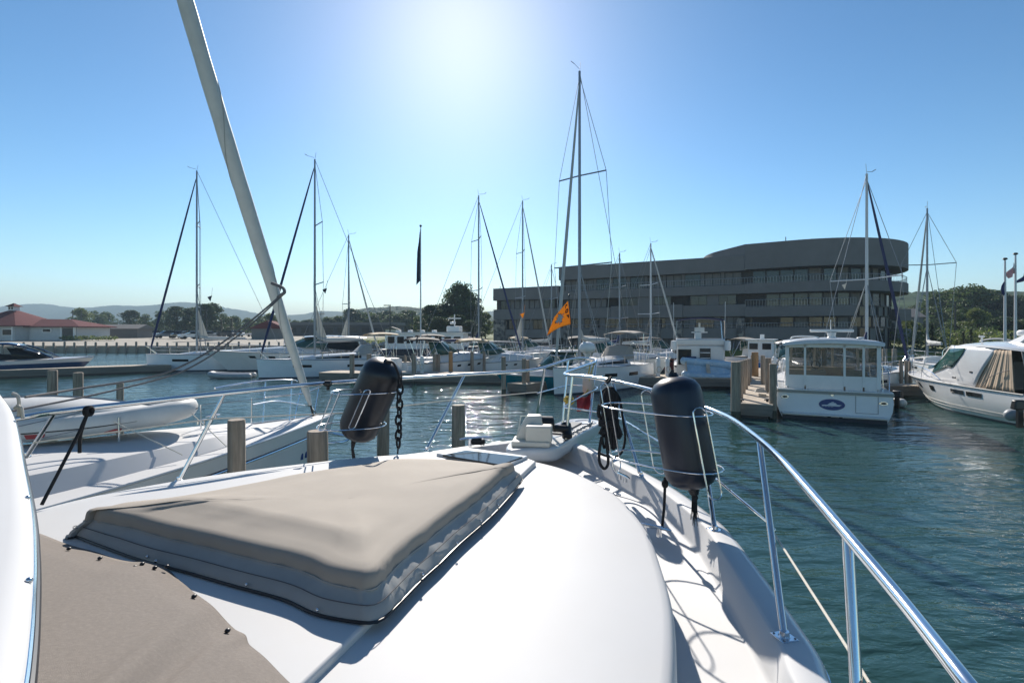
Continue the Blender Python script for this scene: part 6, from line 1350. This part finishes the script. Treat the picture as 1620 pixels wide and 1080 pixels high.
def stroke(a, b, w_=.028):
    (x0, z0), (x1, z1) = a, b; dx, dz = x1-x0, z1-z0; l = math.hypot(dx, dz); nx, nz = -dz/l*w_, dx/l*w_*2
    patch([(x0+nx, z0+nz), (x1+nx, z1+nz), (x1-nx, z1-nz), (x0-nx, z0-nz)], .03, 'flag_black', 'letter')
# letters run down the hoist: L O then the start of a third letter
for a, b in (((.05, .90), (.13, .90)), ((.13, .90), (.13, .80)),
             ((.05, .70), (.05, .60)), ((.15, .70), (.15, .60)), ((.05, .70), (.15, .70)), ((.05, .60), (.15, .60)),
             ((.04, .46), (.06, .30)), ((.12, .48), (.05, .34))): stroke(a, b, .016)
mb = MB(); mb.tube([po(900, 467), po(903.5, 514), po(905.5, 560)], .022, 6); mb.ball(po(900, 467), .05); mb.build('staff', 'frame_dark', ft, world=True)
mb = MB(); mb.tube([po(864.5, 531), po(856, 545), po(854, 560)], .01, 4); mb.build('halyard', 'wire', ft, world=True)
for px, py, Y, m_, lb in ((822.5, 497, 50, 'flag_orange', 'tiny orange burgee below the spreader over the tan awning'), (1332, 451, 29, 'sail_white', 'tiny white pennant hanging from the right hand spreader'), (510, 458, 37, 'flag_dark', 'tiny dark pennant under the blue white sailboat spreader'), (328, 470, 45, 'flag_dark', 'tiny dark pennant under the left sailboat spreader')):
    q = P(px, py, Y); s_ = Y/60; mb = MB(); mb.add([q, q+V(.55*s_, 0, .2*s_), q+V(.35*s_, 0, -.5*s_), q+V(0, .02, 0), q+V(.55*s_, .02, .2*s_), q+V(.35*s_, .02, -.5*s_)], [(0, 1, 2), (5, 4, 3), (0, 3, 4, 1), (1, 4, 5, 2), (2, 5, 3, 0)]); mb.tube([q+V(.5*s_, 0, .2*s_), q+V(.6*s_, 0, 1.1*s_)], .01, 4); tag(mb.build('pennant', m_, loc=tuple(q), sharp=None), lb, 'pennant')

# ================================================================ TREES
def tree_proto(kind, seed, n=52, q=100, leaf=.42):
    rr = random.Random(seed); tr_ = MB(); cr = MB(); Hh = 10.0
    if kind == 'conifer':
        tr_.tube([V(0, 0, -.5), V(0, 0, 9.5)], [.22, .04], 7)
        for i in range(900):
            z = rr.uniform(.6, 10); r = (10.2-z)*.21*math.sqrt(rr.random()); a = rr.uniform(0, 6.28); c = V(r*math.cos(a), r*math.sin(a), z); d1 = V(math.cos(a), math.sin(a), -.35)*rr.uniform(.25, .5); d2 = V(-math.sin(a), math.cos(a), rr.uniform(-.3, .3))*rr.uniform(.12, .25)
            cr.add([c-d2, c+d1, c+d2], [(0, 1, 2)])
    else:
        lean = rr.uniform(-.4, .4); tr_.tube([V(0, 0, -.5), V(lean*.3, 0, 2.5), V(lean, .2, 6.5)], [.28, .2, .08], 7)
        cl = []
        for i in range(n):
            a = rr.uniform(0, 6.28); zz = rr.uniform(0, 1)**.8; z = 1.3+8.2*zz; prof_ = math.sin(math.pi*min(1, (zz*.80+.20)))**.55
            rmax = 3.5*prof_*rr.uniform(.8, 1.15); r = rmax*rr.uniform(.25, 1); c = V(lean+r*math.cos(a), r*math.sin(a), z); cl.append((c, rr.uniform(.7, 1.35)))
            if i % 4 == 0: tr_.tube([V(lean*.4, 0, min(5.8, z*.55)), c], [.09, .02], 5)
        for c, s_ in cl:
            for k in range(q):
                v = V(rr.gauss(0, 1), rr.gauss(0, 1), rr.gauss(0, 1)).normalized()*s_*rr.uniform(.55, 1.05)**.5; v.z *= .7; p = c+v
                n1 = V(rr.gauss(0, 1), rr.gauss(0, 1), rr.gauss(0, 1)).normalized(); n2 = n1.orthogonal().normalized(); n3 = n1.cross(n2); l = leaf*rr.uniform(.6, 1.25)
                cr.add([p-n2*l*.5, p+n3*l*.35, p+n2*l*.5, p-n3*l*.35], [(0, 1, 2, 3)])
    return tr_, cr
protos = {}
for nm, kind, sd_, m_ in (('dark', 'round', 1, 'leaf_dark'), ('mid', 'round', 2, 'leaf_mid'), ('light', 'round', 3, 'leaf_light'), ('conifer', 'conifer', 4, 'leaf_conifer'), ('mid2', 'round', 5, 'leaf_mid'), ('dark2', 'round', 6, 'leaf_dark')):
    a, b = tree_proto(kind, sd_); protos[nm] = (a.mesh('trunk', 'bark'), b.mesh('crown', m_, None))
tcount = 0
def tree(px, ytop, Y, kind, label, wide=1.0, group=None, z0=None, name='tree'):
    x = (px-CX)/F*Y; zt = H+(HY-ytop)/F*Y; z0 = z0 if z0 is not None else (2.0 if Y > 95 else 1.3); s_ = (zt-z0)/9.9
    t = thing(name if kind != 'conifer' else 'conifer', label, 'tree', (x, Y, z0-.1), random.uniform(0, 6.28), group); t.scale = (s_*wide, s_*wide, s_)
    for me, nm in zip(protos[kind], ('trunk', 'crown')):
        o = bpy.data.objects.new(nm, me); COL.objects.link(o); o.parent = t
rt = random.Random(21)
# left wood behind the lot
gl = 'trees behind the gravel lot at left'
spec = [(128, 488, 210, 'light'), (150, 492, 230, 'mid'), (168, 494, 240, 'mid2'), (205, 490, 190, 'dark'), (232, 497, 200, 'mid'), (258, 492, 195, 'mid2'), (280, 484, 170, 'dark'), (300, 486, 175, 'dark2'), (322, 480, 160, 'dark'), (336, 479, 165, 'dark2'), (352, 496, 180, 'mid'), (372, 500, 200, 'mid2'), (392, 503, 210, 'light'), (412, 500, 190, 'mid'), (428, 496, 170, 'light'), (445, 498, 175, 'mid2'), (350, 505, 150, 'conifer'), (366, 503, 155, 'conifer')]
names_ = ['rounded pale tree left of the far light poles', 'small green tree between the far light poles', 'green tree just right of the far light poles', 'broad dark tree above the parked cars at left', 'green tree behind the grey suv', 'bushy green tree by the first sailboat forestay', 'tall dark tree left of the first sailboat mast', 'tall dark tree touching the first sailboat mast', 'tallest dark tree right of the first mast', 'leafy dark tree top over the slack sail', 'green tree behind the parked pickup', 'low green tree under the distant hill', 'yellow green low tree near the rolled headsail', 'green tree crossed by the dark sheets', 'yellow green tree left of the big rolled headsail', 'green tree behind the big rolled headsail', 'small dark conifer right of the dark trees', 'second small dark conifer right of the dark trees']
for (px, yt, Y, k), lb in zip(spec, names_): tree(px, yt, Y, k, lb, 1.25 if k != 'conifer' else 1, gl)
for i in range(15):
    px = 180+i*22+rt.uniform(-6, 6); tree(px, 508+rt.uniform(-3, 4), 240+rt.uniform(-10, 20), rt.choice(['mid', 'dark', 'mid2', 'dark2']), ORD[i]+' bushy tree from the left in the distant belt behind the gravel lot', 1.6, 'distant tree belt behind the gravel lot')
for i in range(16):
    px = 560+i*8.5+rt.uniform(-3, 3); tree(px, 492+rt.uniform(-5, 6) if i < 12 else 500, 205+rt.uniform(-20, 25), rt.choice(['mid', 'mid2', 'dark']), ORD[i]+' hazy tree from the left in the belt right of the low building', 1.5, 'tree belt right of the low building')
for i in range(6): tree(468+i*17, 503+rt.uniform(-4, 4), 200+rt.uniform(-8, 8), rt.choice(['mid', 'mid2', 'dark2']), ORD[i]+' low tree from the left behind the flat roofed dark building', 1.4, 'trees behind the flat roofed building')
gc = 'dark trees left of the office building'
for px, yt, Y, k, lb, wd in ((684, 482, 112, 'dark', 'dark dense tree at the left end of the clump beside the offices', 1.25), (705, 478, 116, 'dark2', 'dark dense tree in the clump beside the offices', 1.3), (728, 448, 118, 'mid2', 'tallest feathery tree rising over the clump beside the offices', .95), (748, 478, 112, 'dark', 'dark tree right of the tallest tree beside the offices', 1.2), (762, 500, 108, 'mid', 'lower green tree at the right end of the clump', 1.1), (695, 500, 104, 'dark2', 'low dark tree at the front left of the clump', 1.5), (722, 497, 102, 'dark', 'low dark tree at the front middle of the clump', 1.5), (744, 505, 100, 'dark2', 'low dark tree at the front right of the clump', 1.5), (672, 497, 120, 'mid', 'mid green tree behind the limp flag pole', 1.3), (768, 494, 124, 'light', 'pale green tree peeping left of the office corner', 1.1)): tree(px, yt, Y, k, lb, wd, gc)
tree(714, 462, 121, 'mid', 'leafy green tree shouldering the tallest tree beside the offices', 1.15, gc); tree(740, 461, 121, 'dark', 'dark green tree right behind the tallest tree beside the offices', 1.1, gc)
gr_ = 'trees on the rising ground at right'
for px, yt, Y, k, lb, wd in ((1440, 487, 130, 'mid', 'green tree right under the tower balcony', 1.3), (1462, 476, 135, 'dark', 'dark green tree behind the right bare mast', 1.3), (1485, 460, 125, 'mid2', 'tall green tree on the right rise', 1.15), (1505, 458, 120, 'mid', 'tall broad tree beside the far lamp post', 1.2), (1535, 452, 115, 'mid2', 'highest tree on the right rise', 1.3), (1560, 456, 118, 'dark2', 'big dark tree left of the flagpoles', 1.3), (1580, 474, 120, 'mid', 'green tree behind the shorter flagpole', 1.2), (1600, 467, 115, 'dark', 'dark green tree behind the taller flagpole', 1.2), (1625, 465, 118, 'mid2', 'green tree cut by the right frame edge', 1.2), (1545, 488, 88, 'light', 'lighter green tree in front on the right rise', 1.1), (1518, 490, 92, 'mid', 'small green tree left of the lighter one', 1.1), (1420, 500, 110, 'light', 'bright green tree seen under the tower balconies', 1.4), (1436, 506, 80, 'light', 'bright shrub tree right of the tower side balconies', 1.5), (1590, 500, 80, 'dark2', 'dark tree above the roadside car', 1.6), (1618, 505, 78, 'mid', 'green tree right of the roadside car', 1.5), (1655, 460, 110, 'dark', 'dark tree just past the right frame edge', 1.3)): tree(px, yt, Y, k, lb, wd, gr_)
for px, yt, lb in ((1475, 514, 'dark pointed conifer behind the bare mast hull'), (1524, 524, 'left of two pointed conifers above the right cruiser'), (1536, 519, 'right of two pointed conifers above the right cruiser')): tree(px, yt, 64, 'conifer', lb, 1.6, 'pointed conifers on the right bank', 1.5)
# hedges and grass on the right bank
def shrub_mass(name, label, x0, x1, y, z0, h_, m_, n, seed, depth=2.0, cat='hedge'):
    rr = random.Random(seed); mb = MB()
    for i in range(n):
        p = V(rr.uniform(x0, x1), y+rr.uniform(-depth, depth), z0+h_*rr.random()**.7*(.75+.25*math.sin(i*.37))); n1 = V(rr.gauss(0, 1), rr.gauss(0, 1), rr.gauss(0, 1)).normalized(); n2 = n1.orthogonal().normalized(); n3 = n1.cross(n2); l = rr.uniform(.2, .45)
        mb.add([p-n2*l*.5, p+n3*l*.4, p+n2*l*.5, p-n3*l*.4], [(0, 1, 2, 3)])
    tag(mb.build(name, m_, sharp=None), label, cat, kind='stuff')
shrub_mass('hedge', 'bright green hedge running along the right bank', 50, 100, 66, 1.2, 2.6, 'leaf_light', 6000, 3, 1.6)
shrub_mass('hedge', 'darker hedge along the road behind the right bank', 60, 115, 80, 1.5, 3.0, 'leaf_mid', 5000, 4, 1.6)
shrub_mass('shrubs', 'low yellow green shrubs along the clubhouse wing', -96, -84, 107.5, 1.9, .9, 'leaf_light', 700, 5, .6, 'shrubs')
shrub_mass('shrubs', 'rough yellow green grass and shrubs above the rocks', -34, -6, 96, 1.3, .7, 'leaf_light', 2500, 6, 4, 'shrubs')
shrub_mass('shrubs', 'dark shrubs along the foot of the office building', 5, 50, 60, .9, 1.0, 'leaf_dark', 10, 6, 4, 'shrubs') if False else None

# ================================================================ LAMP POSTS AND POLES
for px, yt, Y, lb, arm in ((617, 483, 95, 'slim lamp post with flat head on the grass at left centre', 1), (115, 490, 150, 'left of two tall utility poles behind the clubhouse', 0), (128.5, 492, 150, 'right of two tall utility poles behind the clubhouse', 0), (508, 491, 150, 'utility pole with crossarm behind the sailboat mast', 2), (327, 490, 120, 'lamp post between the dark trees at left', 1), (1511, 478, 75, 'lamp post in front of the trees at right', 1), (652, 493, 110, 'dark pole left of the dark tree clump', 0)):
    x = (px-CX)/F*Y; zt = H+(HY-yt)/F*Y; t = thing('lamp_post' if arm == 1 else 'utility_pole', lb, 'pole', (x, Y, 1.2)); MB().tube([V(0, 0, 0), V(0, 0, zt-1.2)], [.14, .09], 8).build('pole', 'frame_dark', t)
    if arm == 1: MB().box((-.5, 0, zt-1.2), (1.3, .4, .16)).build('lamp_head', 'frame_dark', t)
    if arm == 2: MB().box((0, 0, zt-2.2), (2.2, .2, .16)).build('crossarm', 'wood_pile', t)

# ================================================================ PARKED CARS
def car_proto(kind='suv'):
    body = MB(); L = 4.6; W = 1.85
    prof = [(-2.3, .45), (-2.3, .95), (-2.15, 1.05), (-1.2, 1.12), (1.0, 1.12), (1.15, 1.1), (2.1, 1.0), (2.3, .85), (2.3, .45)] if kind != 'suv' else [(-2.3, .45), (-2.3, 1.05), (-2.2, 1.15), (-1.2, 1.18), (1.0, 1.18), (1.2, 1.15), (2.15, 1.05), (2.3, .9), (2.3, .45)]
    body.loft([[(-W/2, y, z) for y, z in prof], [(W/2, y, z) for y, z in prof]])
    zt = 1.45 if kind != 'suv' else 1.75; cab = [(-2.1 if kind == 'suv' else -1.7, 1.12), (-1.85 if kind == 'suv' else -1.1, zt-.04), (-1.6 if kind == 'suv' else -.9, zt), (.1, zt), (.35, zt-.05), (1.1, 1.14)]
    gl_ = MB().loft([[(-W/2*.93, y, z) if z < 1.3 else (-W/2*.80, y, z) for y, z in cab], [(W/2*.93, y, z) if z < 1.3 else (W/2*.80, y, z) for y, z in cab]])
    rf_ = MB().box((0, -.75, zt+.01), (W*.80, 1.6 if kind == 'suv' else 1.1, .05)); 
    wh = MB(); wh.cyl((-.12, 0, 0), (.12, 0, 0), .34, n=14); lp = MB().box((0, 0, 0), (.38, .05, .16))
    return body, gl_, rf_, wh, lp
cars = {}
for kd in ('suv', 'sedan'):
    b_, g_, r_, w_, l_ = car_proto(kd); g2, w2, l2 = g_.mesh('windows', 'glass_dark', 20), w_.mesh('wheel', 'tyre'), l_.mesh('headlight', 'white_plastic')
    for cm in ('car_white', 'car_silver', 'car_dark', 'car_red', 'car_blue'): cars[(kd, cm)] = (b_.mesh('body', cm, 20), g2, r_.mesh('roof', cm, 20), w2, l2)
def car(px, Y, kd, cm, label, rz=0.0, z=2.25, group='cars parked on the gravel lot'):
    t = thing('parked_car', label, 'car', ((px-CX)/F*Y, Y, z), rz, group); bm_, gm_, rm_, wm_, lm_ = cars[(kd, cm)]
    def add(me, nm, loc=(0, 0, 0), s=1):
        o = bpy.data.objects.new(nm, me); COL.objects.link(o); o.parent = t; o.location = loc; o.scale = (s,)*3
    add(bm_, 'body'); add(gm_, 'windows'); add(rm_, 'roof')
    for x in (-.85, .85):
        for y in (-1.45, 1.45): add(wm_, 'wheel', (x, y, .34))
        add(lm_, 'headlight', (x*.75, 2.3, .82)); 
for px, Y, kd, cm, rz, z, lb in ((203, 150, 'sedan', 'car_silver', 1.5, 2.35, 'silver sedan at the left end of the car row'), (224, 148, 'sedan', 'car_dark', 2.9, 2.35, 'black sedan beside the silver one at left'), (240, 150, 'suv', 'car_silver', 3.0, 2.35, 'silver suv in the middle of the left car row'), (262, 118, 'suv', 'car_silver', 2.6, 2.15, 'large grey suv angled at the front of the row'), (284, 117, 'suv', 'car_dark', 3.3, 2.15, 'black suv with white car beside it'), (306, 120, 'suv', 'car_white', 3.0, 2.15, 'white suv left of the first sailboat mast'), (303, 104, 'sedan', 'car_white', 2.4, 2.05, 'white sedan in front of the white suv'), (322, 106, 'sedan', 'car_silver', 2.7, 2.05, 'pale sedan behind the plumb bowed boat'), (325, 124, 'suv', 'car_white', 3.1, 2.15, 'white van like suv right of the first mast'), (345, 140, 'sedan', 'car_white', 1.3, 2.3, 'white sedan parked sideways past the mast'), (358, 139, 'suv', 'car_dark', 1.5, 2.3, 'dark suv parked sideways past the mast'), (372, 141, 'suv', 'car_white', 1.6, 2.3, 'white suv at the right end of the car row'), (156, 128, 'suv', 'car_blue', 2.2, 2.25, 'blue and white suv beside the clubhouse wing'), (182, 150, 'sedan', 'car_red', 1.4, 2.35, 'small red car at the far left of the row'), (404, 145, 'sedan', 'car_silver', 1.5, 2.3, 'silver car behind the dark sheets'), (212, 165, 'suv', 'car_white', 3.1, 2.4, 'white suv in the back row at left'), (190, 160, 'suv', 'car_dark', 3.1, 2.4, 'dark suv in the back row at left')): car(px, Y, kd, cm, lb, rz, z)
car(1571, 92, 'sedan', 'car_white', 'white car driving on the road under the right trees', 1.5, 4.3-1.2 if False else 2.15, 'road car')
# ================================================================ HAZE (air between the camera and the far hills)
m = bpy.data.materials.new('haze'); m.use_nodes = True; n = m.node_tree; n.nodes.clear()
vo = n.nodes.new('ShaderNodeVolumePrincipled'); vo.inputs['Density'].default_value = .00042; vo.inputs['Color'].default_value = (.62, .83, 1, 1); vo.inputs['Anisotropy'].default_value = 0.0
oo = n.nodes.new('ShaderNodeOutputMaterial'); n.links.new(vo.outputs[0], oo.inputs['Volume']); _M['haze'] = m
tag(MB().box((-300, 1800, 80), (9000, 4100, 166)).build('haze', 'haze', sharp=None), 'thin pale summer haze over the bay', 'haze', kind='stuff')
